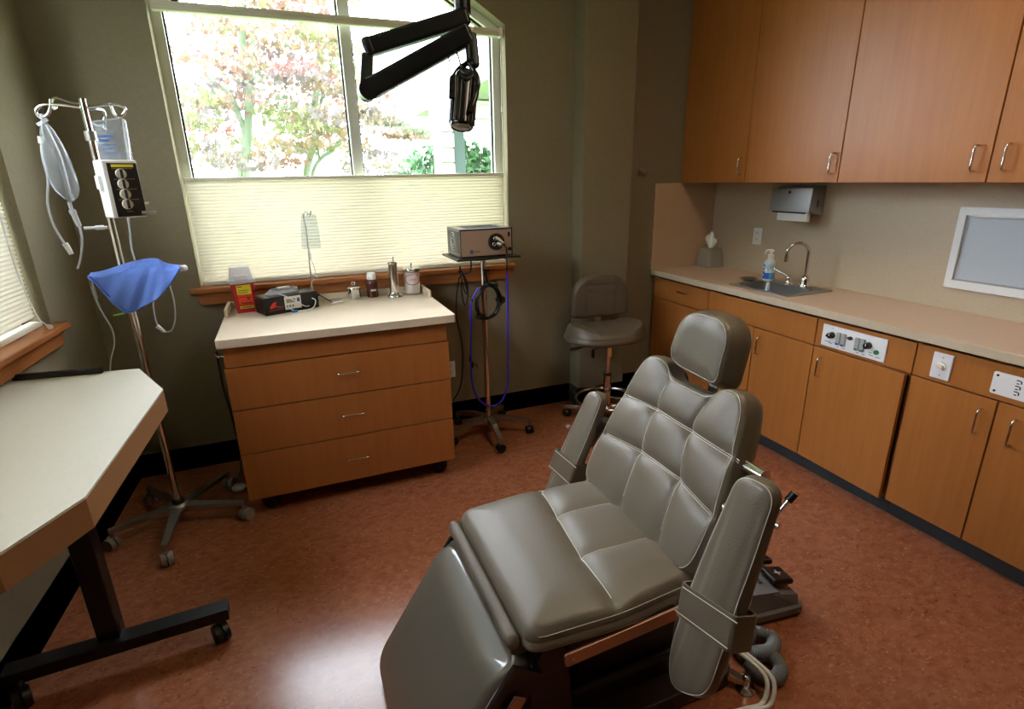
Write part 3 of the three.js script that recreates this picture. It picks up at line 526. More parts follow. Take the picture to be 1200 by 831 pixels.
// ---------------------------------------------------------------- drawer chest
const CT = 0.92;
{
  const t = thing('drawer_chest', 'rolling maple chest of three drawers with a beige laminate top', 'chest', [1.12, 0, 0.4]);
  const zf = 0.705, x0 = 0.602, x1 = 1.632;
  part('body', merge([rb(x0, x1, 0.105, CT - 0.04, 0.06, zf - 0.02, 0.002)]), mats.chest, t);
  const ys = [[270, 432], [280, 482], [291, 533]].map(([a, b]) => U(a, b, 'z', zf).y), cuts = [CT - 0.042, ys[0], ys[1], ys[2], 0.098];
  for (let i = 0; i < 4; i++) {
    const d = part(i ? 'drawer' : 'top_rail', rb(x0 + (i ? -0.002 : 0.008), x1 + (i ? 0.002 : -0.006), cuts[i + 1] + 0.003, cuts[i] - 0.003, zf - 0.018, zf, 0.0015), mats.chest, t);
    if (i) { const m = [[409, 437], [415, 486], [421, 537]][i - 1], c = U(m[0], m[1], 'z', zf + 0.02); part('handle', pull([c.x - 0.052, c.y, zf], [c.x + 0.052, c.y, zf], [0, 0, 0.026]), mats.chrome, d, 'chrome wire pull'); }
  }
  part('top', ex(roundPoly([[0.588, -0.735, 0.012], [1.668, -0.735, 0.012], [1.70, -0.035], [0.57, -0.035]].map(([x, y, r]) => [x < 1 ? 0.588 : 1.668, y, r])), 0.036, 0.002).rotateX(-Math.PI / 2).translate(0, CT - 0.038, 0), mats.chestTop, t);
  part('back_splash', rb(0.592, 1.664, CT, CT + 0.035, 0.036, 0.052, 0.002), mats.chestTop, t);
  for (const x of [0.592, 1.648]) part('side_splash', rb(x, x + 0.016, CT, CT + 0.04, 0.052, 0.27, 0.002), mats.chestTop, t);
  part('hook', tb([[0.6, 0.825, 0.66], [0.575, 0.825, 0.66], [0.568, 0.84, 0.66]], 0.005, 14), mats.chrome, t);
  for (const [x, z] of [[0.69, 0.62], [1.56, 0.63], [0.69, 0.13], [1.56, 0.13]]) part('caster', merge([twin(x, z, 0.045, 0.6, 0.018, false), rb(x - 0.03, x + 0.03, 0.088, 0.106, z - 0.03, z + 0.03, 0.003)]), mats.black, t);
}
{ // cord on the chest side
  const t = thing('power_cord', 'black cord hanging from the chest side down to a pale oval plug cap', 'cord', [0.56, 0, 0.42]);
  part('cord', tb([[0.575, 0.85, 0.655], [0.572, 0.7, 0.64], [0.578, 0.5, 0.58], [0.575, 0.25, 0.5], [0.53, 0.09, 0.4], [0.505, 0.05, 0.385]], 0.005, 50), mats.black, t);
  part('plug_cap', ball([0.535, 0.03, 0.40], 0.04, 1, 0.5, 0.75).translate(-0.535, -0.03, -0.4).rotateY(-0.5).rotateZ(0.15).translate(0.525, 0.026, 0.4), M(0xb8b2aa, 0.5), t, 'pale oval plastic cap');
}
// ---------------------------------------------------------------- things on the chest
{
  const p = [0.685, CT, 0.16], t = thing('sharps_container', 'red sharps container with a clear flip lid and hazard labels', 'container', p), a = 0.14;
  const R = new THREE.Matrix4().makeRotationY(a).setPosition(...p);
  const w0 = 0.044, w1 = 0.055, h = 0.155, d0 = 0.04, d1 = 0.05;
  part('body', mapped(hexa([V(-w0, 0.001, -d0), V(w0, 0.001, -d0), V(w0, 0.001, d0), V(-w0, 0.001, d0), V(-w1, h, -d1), V(w1, h, -d1), V(w1, h, d1), V(-w1, h, d1)]), R), mats.red, t);
  const face = new THREE.Matrix4().makeRotationX(Math.atan2(d1 - d0, h)).setPosition(0, 0, d0 + 0.0008); // follows the leaning front
  const fm = (g) => mapped(mapped(g, face), R);
  part('caution_label', fm(rb(-0.032, 0.036, 0.098, 0.148, 0, 0.0008, 0)), mats.yellow, t);
  const ol = part('hazard_label', fm(rb(-0.03, 0.038, 0.045, 0.097, 0, 0.0008, 0)), mats.orange, t);
  const bz = []; for (let k = 0; k < 3; k++) { const an = Math.PI / 2 + k * 2 * Math.PI / 3; bz.push(new THREE.TorusGeometry(0.006, 0.0016, 6, 14, 4.6).rotateZ(an + 0.8).translate(0.018 + Math.cos(an) * 0.007, 0.078 + Math.sin(an) * 0.007, 0.0012)); }
  bz.push(rb(-0.018, 0.03, 0.05, 0.0545, 0.0008, 0.0014, 0), rb(-0.024, 0.003, 0.084, 0.0865, 0.0008, 0.0014, 0));
  part('hazard_mark', fm(merge(bz)), M(0x1a0a08, 0.6), ol);
  part('lower_label', fm(rb(-0.028, 0.038, 0.024, 0.038, 0, 0.0008, 0)), mats.yellow, t);
  part('label_print', fm(merge([rb(-0.028, -0.005, 0.138, 0.142, 0.0008, 0.0014, 0), rb(-0.026, 0.028, 0.118, 0.1205, 0.0008, 0.0014, 0), rb(-0.026, 0.02, 0.108, 0.1105, 0.0008, 0.0014, 0), rb(-0.02, 0.03, 0.029, 0.033, 0.0008, 0.0014, 0)])), M(0x3a3208, 0.6), t);
  part('lid', mapped(merge([rb(-0.062, 0.062, h, h + 0.022, -0.057, 0.06, 0.006), hexa([V(-0.054, h + 0.02, -0.05), V(0.054, h + 0.02, -0.05), V(0.054, h + 0.02, 0.052), V(-0.054, h + 0.02, 0.052), V(-0.044, h + 0.082, -0.046), V(0.044, h + 0.082, -0.046), V(0.044, h + 0.082, 0.03), V(-0.044, h + 0.082, 0.03)]), rb(-0.035, 0.03, h + 0.018, h + 0.046, 0.05, 0.066, 0.005)]), R), M(0xf4f2f8, 0.35, 0, { transmission: 0.35, thickness: 0 }), t, 'frosted clear plastic lid');
}
{
  const t = thing('monitor_box', 'black pump box with a red emblem and pale control panel', 'medical device', [0.93, CT, 0.24]), a = -0.2;
  const A = U(312, 371, 'y', CT), B = U(374, 360, 'y', CT), d = B.clone().sub(A).setY(0).normalize(), L = A.distanceTo(B), Mx = frameM(A.clone().setY(CT + 0.001), d, V(0, 1, 0));  // z = out of the front face
  part('case', mapped(ex(roundPoly([[0, 0.003, 0.004], [L, 0.003, 0.004], [L, 0.088, 0.012], [0, 0.088, 0.012]]), 0.12, 0.003).translate(0, 0, -0.123), Mx), mats.black, t);
  const cp = part('control_panel', mapped(rb(L * 0.36, L * 0.665, 0.016, 0.082, 0, 0.003, 0.001), Mx), M(0xe4dcd4, 0.4), t, 'pale control panel');
  part('display', mapped(rb(L * 0.39, L * 0.56, 0.05, 0.07, 0.003, 0.0036, 0), Mx), M(0x9a8f72, 0.3), cp);
  part('button', mapped(merge([rb(L * 0.39, L * 0.41, 0.026, 0.038, 0.003, 0.0045, 0.0005), rb(L * 0.59, L * 0.64, 0.05, 0.07, 0.003, 0.0036, 0)]), Mx), mats.blue, cp);
  part('button', mapped(merge([rb(L * 0.435, L * 0.465, 0.028, 0.038, 0.003, 0.0045, 0.0005), rb(L * 0.49, L * 0.52, 0.028, 0.038, 0.003, 0.0045, 0.0005)]), Mx), mats.green, cp);
  // red running-figure like emblem, drawn as slanted strokes, with a line of small print below it
  const st = (x0, y0, x1, y1, w) => bar(V(x0, y0, 0.0035), V(x1, y1, 0.0035), w, 0.0012, w * 0.6, 0.0012, V(0, 0, 1));
  part('emblem', mapped(merge([st(L * 0.1, 0.034, L * 0.17, 0.062, 0.014), st(L * 0.15, 0.036, L * 0.2, 0.066, 0.009), st(L * 0.18, 0.042, L * 0.26, 0.036, 0.006), st(L * 0.12, 0.05, L * 0.2, 0.054, 0.007), st(L * 0.25, 0.036, L * 0.33, 0.037, 0.003)]), Mx), M(0xd03020, 0.5), t, 'red emblem');
  part('emblem_print', mapped(merge([0, 1, 2, 3, 4, 5, 6, 7].map((k) => st(L * (0.07 + k * 0.033), 0.022 + k * 0.0008, L * (0.09 + k * 0.033), 0.0225 + k * 0.0008, 0.005))), Mx), M(0xb02a1e, 0.5), t);
  const r = L * 0.28, coil = []; for (let k = 0; k < 3; k++) coil.push(new THREE.TorusGeometry(1, 0.08 / (1 + k * 0.1), 8, 60).scale(r * (1 - k * 0.06), 0.045 - k * 0.004, 0.06).rotateX(Math.PI / 2 + 0.05 * (k - 1)).translate(L * 0.42 + k * 0.005, 0.0985 + k * 0.007, -0.06));
  part('cable_coil', mapped(merge(coil.map((g) => g)), Mx), M(0x9a9c9e, 0.35), t, 'coiled grey cable');
  part('cable_wrap', mapped(rb(L * 0.36, L * 0.6, 0.106, 0.124, -0.09, -0.07, 0.006), Mx), M(0xc8c6c2, 0.5), t);
  part('patient_tube', mapped(tb([[L * 0.3, 0.1, -0.02], [L * 0.4, 0.085, 0.008], [L * 0.6, 0.045, 0.012], [L * 0.72, 0.02, 0.012], [L * 0.8, 0.018, 0.01]], 0.0025, 40), Mx), mats.white, t);
  part('patient_tube', mapped(tb([[L * 0.88, 0.055, 0.0], [L * 0.92, 0.045, 0.015], [L * 0.86, 0.015, 0.03], [L * 0.7, 0.004, 0.045], [L * 0.54, 0.006, 0.035], [L * 0.47, 0.012, 0.02], [L * 0.42, 0.022, 0.008]], 0.0025, 50), Mx), mats.white, t);
  part('valve', mapped(merge([cy(V(L * 0.44, 0.008, 0.03), V(L * 0.53, 0.008, 0.034), 0.006), cy(V(L * 0.48, 0.008, 0.018), V(L * 0.48, 0.008, 0.045), 0.004)]), Mx), M(0x3a7ae0, 0.4), t, 'small blue tube valve');
  part('side_plug', mapped(merge([cy(V(L, 0.06, -0.05), V(L + 0.03, 0.056, -0.05), 0.008), tb([[L + 0.03, 0.056, -0.05], [L + 0.06, 0.03, -0.03], [L + 0.09, 0.006, -0.01]], 0.003, 20)]), Mx), mats.black, t);
  part('cable_end', mapped(rb(L + 0.08, L + 0.15, 0.0015, 0.009, -0.02, -0.005, 0.003), Mx), mats.white, t);
}
{
  const b = V(1.03, CT + 0.001, 0.085), t = thing('drip_rod', 'thin metal rod with a bent hook top rising behind the pump box', 'rod', [b.x, b.y, b.z]);
  const top = U(356, 249, 'z', b.z);
  part('rod', tb([b, V(b.x + (top.x - b.x) * 0.35, b.y + 0.2, b.z), V(top.x, top.y - 0.1, b.z), top, V(top.x + 0.012, top.y + 0.004, b.z), V(top.x + 0.026, top.y - 0.022, b.z + 0.005), V(top.x + 0.036, top.y + 0.006, b.z + 0.008)], 0.004, 60), mats.chrome, t);
  part('foot', cy(V(b.x, CT + 0.001, b.z), V(b.x, CT + 0.012, b.z), 0.03, 0.026), mats.black, t);
  const k = thing('small_drip_bag', 'small clear printed drip bag hung on the thin rod', 'drip bag', [top.x + 0.026, 1.2, b.z]);
  const A = U(353, 252, 'z', b.z + 0.012), B = U(370, 252, 'z', b.z + 0.012), C2 = U(376, 290, 'z', b.z + 0.012), D2 = U(354, 291, 'z', b.z + 0.012);
  const P = pad(roundPoly([[D2.x, D2.y, 0.012], [C2.x, C2.y, 0.012], [B.x, B.y, 0.012], [A.x, A.y, 0.012]]), 0.01, { r: 0.005, dome: 0.006, rings: 12, step: 0.008 });
  part('bag', P.g.translate(0, 0, b.z + 0.008), mats.bag, k);
  const pr = []; for (let i = 0; i < 4; i++) { const y = A.y - 0.024 - i * 0.03, x = A.x + 0.018 + i * 0.0026; pr.push(rb(x, x + (i % 3 ? 0.035 : 0.055), y - 0.001, y + 0.001, b.z + 0.0255, b.z + 0.0262, 0)); }
  part('print', merge(pr), M(0xa9c0d4, 0.6), k);
  const q = U(362, 291, 'z', b.z + 0.014), e = U(367, 322, 'z', b.z + 0.014), f = U(366, 343, 'z', b.z + 0.02);
  part('port', cy(q, q.clone().setY(q.y - 0.025), 0.004), mats.clear, k);
  part('drip_chamber', cy(q.clone().setY(q.y - 0.025), q.clone().setY(q.y - 0.06), 0.008), mats.clear, k);
  part('tubing', tb([q.clone().setY(q.y - 0.06), V(q.x + 0.012, q.y - 0.09, q.z), V(e.x + 0.014, e.y - 0.005, e.z), V(e.x + 0.012, e.y - 0.02, e.z), V(e.x - 0.012, e.y - 0.04, e.z), V(f.x - 0.005, Math.max(f.y, CT + 0.05), f.z)], 0.0022, 50), mats.tubing, k);
  part('clamp', cy(V(e.x + 0.004, e.y + 0.006, e.z), V(e.x + 0.022, e.y - 0.016, e.z), 0.005), mats.plate, k);
}
{
  let p = U(416, 350, 'y', CT), t = thing('steel_canister', 'short lidded stainless steel canister on the chest', 'canister', [p.x, CT, p.z]);
  part('body', lt([[0, 0.001], [0.036, 0.001], [0.038, 0.004], [0.038, 0.062], [0.036, 0.064], [0, 0.064]], [p.x, CT, p.z]), mats.chrome, t);
  part('lid', lt([[0.04, 0.06], [0.04, 0.068], [0.03, 0.073], [0, 0.074]], [p.x, CT, p.z]), mats.chrome, t);
  part('knob', merge([cy(V(p.x, CT + 0.073, p.z), V(p.x, CT + 0.08, p.z), 0.004), new THREE.TorusGeometry(0.009, 0.0025, 8, 20).translate(p.x, CT + 0.088, p.z)]), mats.chrome, t);
  p = U(437, 347.5, 'y', CT); p.z = Math.max(p.z, 0.095); t = thing('brown_bottle', 'brown bottle with a white screw cap and small white label', 'bottle', [p.x, CT, p.z]);
  part('bottle', lt([[0, 0.001], [0.03, 0.001], [0.0325, 0.006], [0.0325, 0.075], [0.029, 0.09], [0.019, 0.1], [0.018, 0.108], [0, 0.108]], [p.x, CT, p.z]), M(0x4a2016, 0.2), t);
  part('cap', lt([[0.0, 0.103], [0.024, 0.103], [0.0255, 0.106], [0.0255, 0.134], [0.022, 0.142], [0, 0.143]], [p.x, CT, p.z]), mats.white, t);
  const chars = 'MONSEL'.split('').map((ch, i) => { const a = -0.36 + i * 0.17; return text(ch, 0.0095, 0.0006, new THREE.Matrix4().makeRotationY(a).multiply(new THREE.Matrix4().makeTranslation(-0.003, -0.005, 0.0331))); });
  part('lettering', merge(chars).translate(p.x, CT + 0.045, p.z), mats.white, t, 'white printed letters');
  p = U(463, 347.5, 'y', CT); t = thing('forceps_jar', 'tall slim stainless steel forceps jar with a flared foot', 'jar', [p.x, CT, p.z]);
  part('jar', lt([[0, 0.001], [0.045, 0.001], [0.046, 0.005], [0.04, 0.012], [0.031, 0.022], [0.027, 0.03], [0.0265, 0.19], [0.029, 0.194], [0.029, 0.197], [0.025, 0.197], [0.024, 0.03], [0, 0.028]], [p.x, CT, p.z]), mats.chrome, t);
  const fz = thing('forceps', 'steel forceps handle sticking out of the tall jar', 'forceps', [p.x, CT + 0.03, p.z]);
  part('blade', merge([bar(V(p.x + 0.004, CT + 0.035, p.z), V(p.x + 0.008, CT + 0.228, p.z), 0.005, 0.003), bar(V(p.x + 0.0, CT + 0.035, p.z), V(p.x + 0.004, CT + 0.228, p.z), 0.005, 0.003), ball([p.x + 0.006, CT + 0.228, p.z], 0.005)]), mats.chrome, fz);
  p = U(487, 343.5, 'y', CT); p.z = 0.108; p.x = 1.592; t = thing('cotton_jar', 'glass jar of white cotton with a steel lid and red oval mark', 'jar', [p.x, CT, p.z]);
  part('cotton', lt([[0, 0.004], [0.042, 0.004], [0.046, 0.012], [0.045, 0.06], [0.047, 0.1], [0.044, 0.132], [0, 0.136]], [p.x, CT, p.z]), M(0xe8e4de, 1, 0, { bumpMap: fineBump, bumpScale: 0.002 }), t, 'white cotton balls');
  part('glass', lt([[0.0, 0.001], [0.046, 0.001], [0.05, 0.006], [0.05, 0.142], [0.047, 0.145]], [p.x, CT, p.z]), M(0xffffff, 0.03, 0, { transmission: 1, thickness: 0 }), t);
  part('lid', lt([[0.052, 0.138], [0.0535, 0.142], [0.0535, 0.15], [0.05, 0.156], [0.02, 0.162], [0, 0.163]], [p.x, CT, p.z]), mats.chrome, t);
  part('knob', merge([cy(V(p.x, CT + 0.16, p.z), V(p.x, CT + 0.172, p.z), 0.004), ball([p.x, CT + 0.177, p.z], 0.007)]), mats.chrome, t);
  const oval = []; for (let i = 0; i <= 60; i++) { const a = i / 60 * 2 * Math.PI, ph = Math.cos(a) * 1.0 - 0.12; oval.push(V(p.x + Math.sin(ph) * 0.0508, CT + 0.092 + Math.sin(a) * 0.03, p.z + Math.cos(ph) * 0.0508)); }
  part('oval_mark', new THREE.TubeGeometry(new THREE.CatmullRomCurve3(oval), 90, 0.0019, 6), M(0xb51a22, 0.5), t);
  part('script_mark', merge([0, 1, 2, 3, 4, 5].map((k) => cy(V(-0.002, -0.006, 0.0508), V(k === 1 ? 0.006 : 0.002, k % 2 ? 0.004 : 0.008, 0.0508), 0.001, 0.001, 6).applyMatrix4(new THREE.Matrix4().makeRotationY(-0.45 + k * 0.13)))).translate(p.x, CT + 0.092, p.z), M(0xb51a22, 0.5), t);
}
// ---------------------------------------------------------------- light source on its wheeled stand
{
  const c = V(1.975, 0, 0.3), t = thing('equipment_stand', 'chrome pole stand on five arched legs carrying a black tray', 'stand', [c.x, 0, c.z]);
  part('pole', merge([cy(V(c.x, 0.1, c.z), V(c.x, 1.13, c.z), 0.017), cy(V(c.x, 0.11, c.z), V(c.x, 0.17, c.z), 0.024, 0.02)]), mats.chrome, t);
  part('hub', lt([[0, 0.075], [0.05, 0.08], [0.055, 0.1], [0.04, 0.125], [0, 0.13]], [c.x, 0, c.z]), mats.alu, t);
  for (let k = 0; k < 5; k++) {
    const a = (94 - 72 * k) * Math.PI / 180, d = V(Math.cos(a), 0, Math.sin(a)), R = 0.262, P = (r, y) => V(c.x + d.x * r, y, c.z + d.z * r);
    const l = part('leg', merge([bar(P(0.03, 0.112), P(0.13, 0.115), 0.036, 0.036, 0.032, 0.03), bar(P(0.13, 0.115), P(R + 0.01, 0.082), 0.032, 0.03, 0.026, 0.02), cy(P(R, 0.088), P(R, 0.05), 0.009)]), mats.alu, t);
    part('caster', twin(P(R, 0).x, P(R, 0).z, 0.028, a + 1.2, 0.017), mats.black, l);
  }
  part('tray', merge([rb(1.775, 2.15, 1.138, 1.15, 0.14, 0.455, 0.004), rb(1.9, 2.05, 1.125, 1.14, 0.22, 0.38, 0.004)]), mats.black, t);
  part('cable_clip', merge([cy(V(1.86, 0.52, 0.33), V(1.86, 0.55, 0.33), 0.006)]), mats.black, t);
  const b = thing('light_source', 'boxy copper fronted headlight source with a black socket turret', 'light source', [1.96, 1.151, 0.3]);
  const x0 = 1.806, x1 = 2.112, y0 = 1.153, y1 = 1.306, z0 = 0.165, z1 = 0.42;
  part('case', rb(x0, x1, y0, y1, z0, z1, 0.005), M(0x5a5550, 0.35, 0.6), b);
  const fp = part('front_panel', rb(x0 + 0.006, x1 - 0.006, y0 + 0.006, y1 - 0.008, z1 - 0.002, z1 + 0.004, 0.001), M(0xb39a88, 0.4, 0.4), b, 'brushed copper toned front panel');
  part('bezel', merge([rb(x0, x1, y1 - 0.008, y1, z1 - 0.004, z1 + 0.006, 0.001), rb(x0, x1, y0, y0 + 0.005, z1 - 0.004, z1 + 0.006, 0.001), rb(x1 - 0.007, x1, y0, y1, z1 - 0.004, z1 + 0.006, 0.001)]), mats.black, b);
  part('top_vent', merge([0, 1, 2, 3, 4].map((k) => rb(x0 + 0.05, x1 - 0.05, y1 - 0.001, y1 + 0.002, z0 + 0.04 + k * 0.04, z0 + 0.055 + k * 0.04, 0.001))), mats.black, b);
  const fan = part('fan_grille', merge([rb(x0 - 0.002, x0 + 0.001, 1.172, 1.292, 0.19, 0.395, 0.001)]), mats.black, b);
  part('fan_ring', merge([0.02, 0.035, 0.05].map((r) => new THREE.TorusGeometry(r, 0.0018, 6, 28).rotateY(Math.PI / 2).translate(x0 - 0.003, 1.232, 0.29))), mats.steel, fan);
  const s = U(581, 283, 'z', z1);
  const sk = part('socket_turret', merge([cy(V(s.x, s.y, z1 + 0.002), V(s.x, s.y, z1 + 0.022), 0.047, 0.044, 32)]), mats.black, b);
  for (let k = 0; k < 4; k++) { const a = k * Math.PI / 2 + 0.6, q = V(s.x + Math.cos(a) * 0.022, s.y + Math.sin(a) * 0.022, z1 + 0.022); part('socket', new THREE.TorusGeometry(0.0085, 0.003, 8, 20).translate(q.x, q.y, q.z + 0.001), mats.chrome, sk); }
  part('knob', cy(V(x1 - 0.02, y0 + 0.035, z1 + 0.003), V(x1 - 0.02, y0 + 0.035, z1 + 0.015), 0.01), mats.black, b);
  part('power_switch', rb(x1 - 0.028, x1 - 0.015, y1 - 0.05, y1 - 0.025, z1 + 0.003, z1 + 0.008, 0.002), mats.black, b);
  const e = U(553, 296, 'z', z1 + 0.004);
  part('logo_plate', merge([rb(e.x - 0.01, e.x + 0.008, e.y - 0.008, e.y - 0.001, z1 + 0.004, z1 + 0.005, 0), rb(e.x - 0.01, e.x + 0.008, e.y + 0.001, e.y + 0.012, z1 + 0.004, z1 + 0.005, 0), rb(e.x + 0.012, e.x + 0.048, e.y + 0.0, e.y + 0.004, z1 + 0.004, z1 + 0.0045, 0)]), M(0x2f4f74, 0.5), fp, 'small dark blue logo');
  // headlight on its headband, with blue light guide
  const h = thing('surgical_headlight', 'black adjustable headband with a blue light cable hanging below the tray', 'headlight', [1.985, 0.95, 0.36]);
  const ctr = U(572, 354, 'z', 0.36), N = 64, band = (r0, r1, yb, depth) => { const g = new THREE.CylinderGeometry(1, 1, depth, N, 1, true); g.rotateX(Math.PI / 2); g.scale(r0, r1, 1); return g; };
  const ringO = [], ringI = []; for (let i = 0; i < N; i++) { const a = i / N * 2 * Math.PI; ringO.push([Math.cos(a) * 0.088, Math.sin(a) * 0.098]); ringI.push([Math.cos(a) * 0.083, Math.sin(a) * 0.092]); }
  const tilt = new THREE.Matrix4().makeRotationY(0.35).setPosition(ctr.x, ctr.y, 0.36);
  part('headband', mapped(ex(ringO, 0.028, 0.001, [ringI]).translate(0, 0, -0.014), tilt), mats.black, h);
  const arc = (a0, a1, r, w) => { const p = []; for (let i = 0; i <= 14; i++) { const a = a0 + (a1 - a0) * i / 14; p.push(V(Math.cos(a) * r, Math.sin(a) * r * 1.1, 0)); } return new THREE.TubeGeometry(new THREE.CatmullRomCurve3(p), 24, w, 8); };
  part('padding', mapped(merge([arc(0.2, 2.0, 0.09, 0.013), arc(3.3, 4.6, 0.088, 0.012), arc(-0.3, 0.25, 0.09, 0.018)]), tilt), mats.black, h);
  part('adjust_knob', mapped(merge([cy(V(-0.062, -0.075, -0.02), V(-0.062, -0.075, 0.024), 0.02), cy(V(0.095, 0.0, -0.02), V(0.095, 0.0, 0.022), 0.022)]), tilt), mats.black, h);
  part('lamp_head', mapped(merge([cy(V(0.03, 0.1, 0.0), V(0.03, 0.1, 0.045), 0.014), cy(V(-0.01, 0.107, 0.0), V(-0.01, 0.107, 0.03), 0.012), bar(V(0.0, 0.1, 0.0), V(0.0, 0.19, -0.02), 0.012, 0.008), cy(V(0.0, 0.185, -0.03), V(0.0, 0.185, 0.01), 0.008)]), tilt), mats.black, h);
  const W = (px, py, z) => U(px, py, 'z', z);
  part('plug', merge([cy(W(581, 278, z1 + 0.03), W(590, 285, z1 + 0.05), 0.008, 0.007), cy(W(583, 285, z1 + 0.02), W(588, 287, z1 + 0.045), 0.009)]), mats.satin, h, 'silver cable plug');
  part('cable_sleeve', tb([W(590, 285, z1 + 0.05), W(593, 290, z1 + 0.055), W(594, 302, z1 + 0.055), W(594, 318, z1 + 0.055)], 0.005, 30), mats.black, h);
  part('light_cable', tb([[594, 318], [595, 360], [595, 420], [594, 455], [586, 472], [575, 476], [563, 470], [554, 452], [552, 420], [552, 385], [552, 355], [554, 350], [561, 337]].map(([a, b2]) => W(a, b2, z1 + 0.055)), 0.0055, 140), mats.blueCable, h, 'bright blue light cable');
  part('cable_joint', ball(W(553, 352, z1 + 0.055), 0.009), mats.black, h);
  part('cable_clip', merge([cy(W(553.5, 424, z1 + 0.055), W(553.5, 431, z1 + 0.055), 0.009), tb([W(554, 428, z1 + 0.055), W(558, 427, z1 + 0.05), W(559, 431, z1 + 0.05)], 0.003, 10)]), mats.black, h);
  const p = thing('power_cord', 'black power cord looped under the tray and trailing to the wall', 'cord', [1.85, 0.1, 0.25]);
  const Q = (L2, r) => tb(L2.map(([a, b2, z]) => W(a, b2, z)), r, 80);
  part('cord', Q([[552, 305, 0.3], [551, 318, 0.28], [540, 323, 0.24], [536, 340, 0.22], [535, 370, 0.22], [541, 400, 0.2], [542, 430, 0.16], [539, 455, 0.1], [531, 470, 0.06]], 0.0045), mats.black, p);
  part('loop', Q([[540, 315, 0.25], [545, 330, 0.25], [548, 345, 0.24], [544, 340, 0.24], [541, 325, 0.25], [541, 340, 0.25], [545, 358, 0.24], [548, 350, 0.24], [547, 330, 0.25], [541, 318, 0.25]], 0.0042), mats.black, p);
  part('cable_tie', merge([cy(W(539, 312, 0.25), W(539, 322, 0.25), 0.006), cy(W(539, 318, 0.26), W(539, 320, 0.2), 0.01)]), mats.black, p);
}
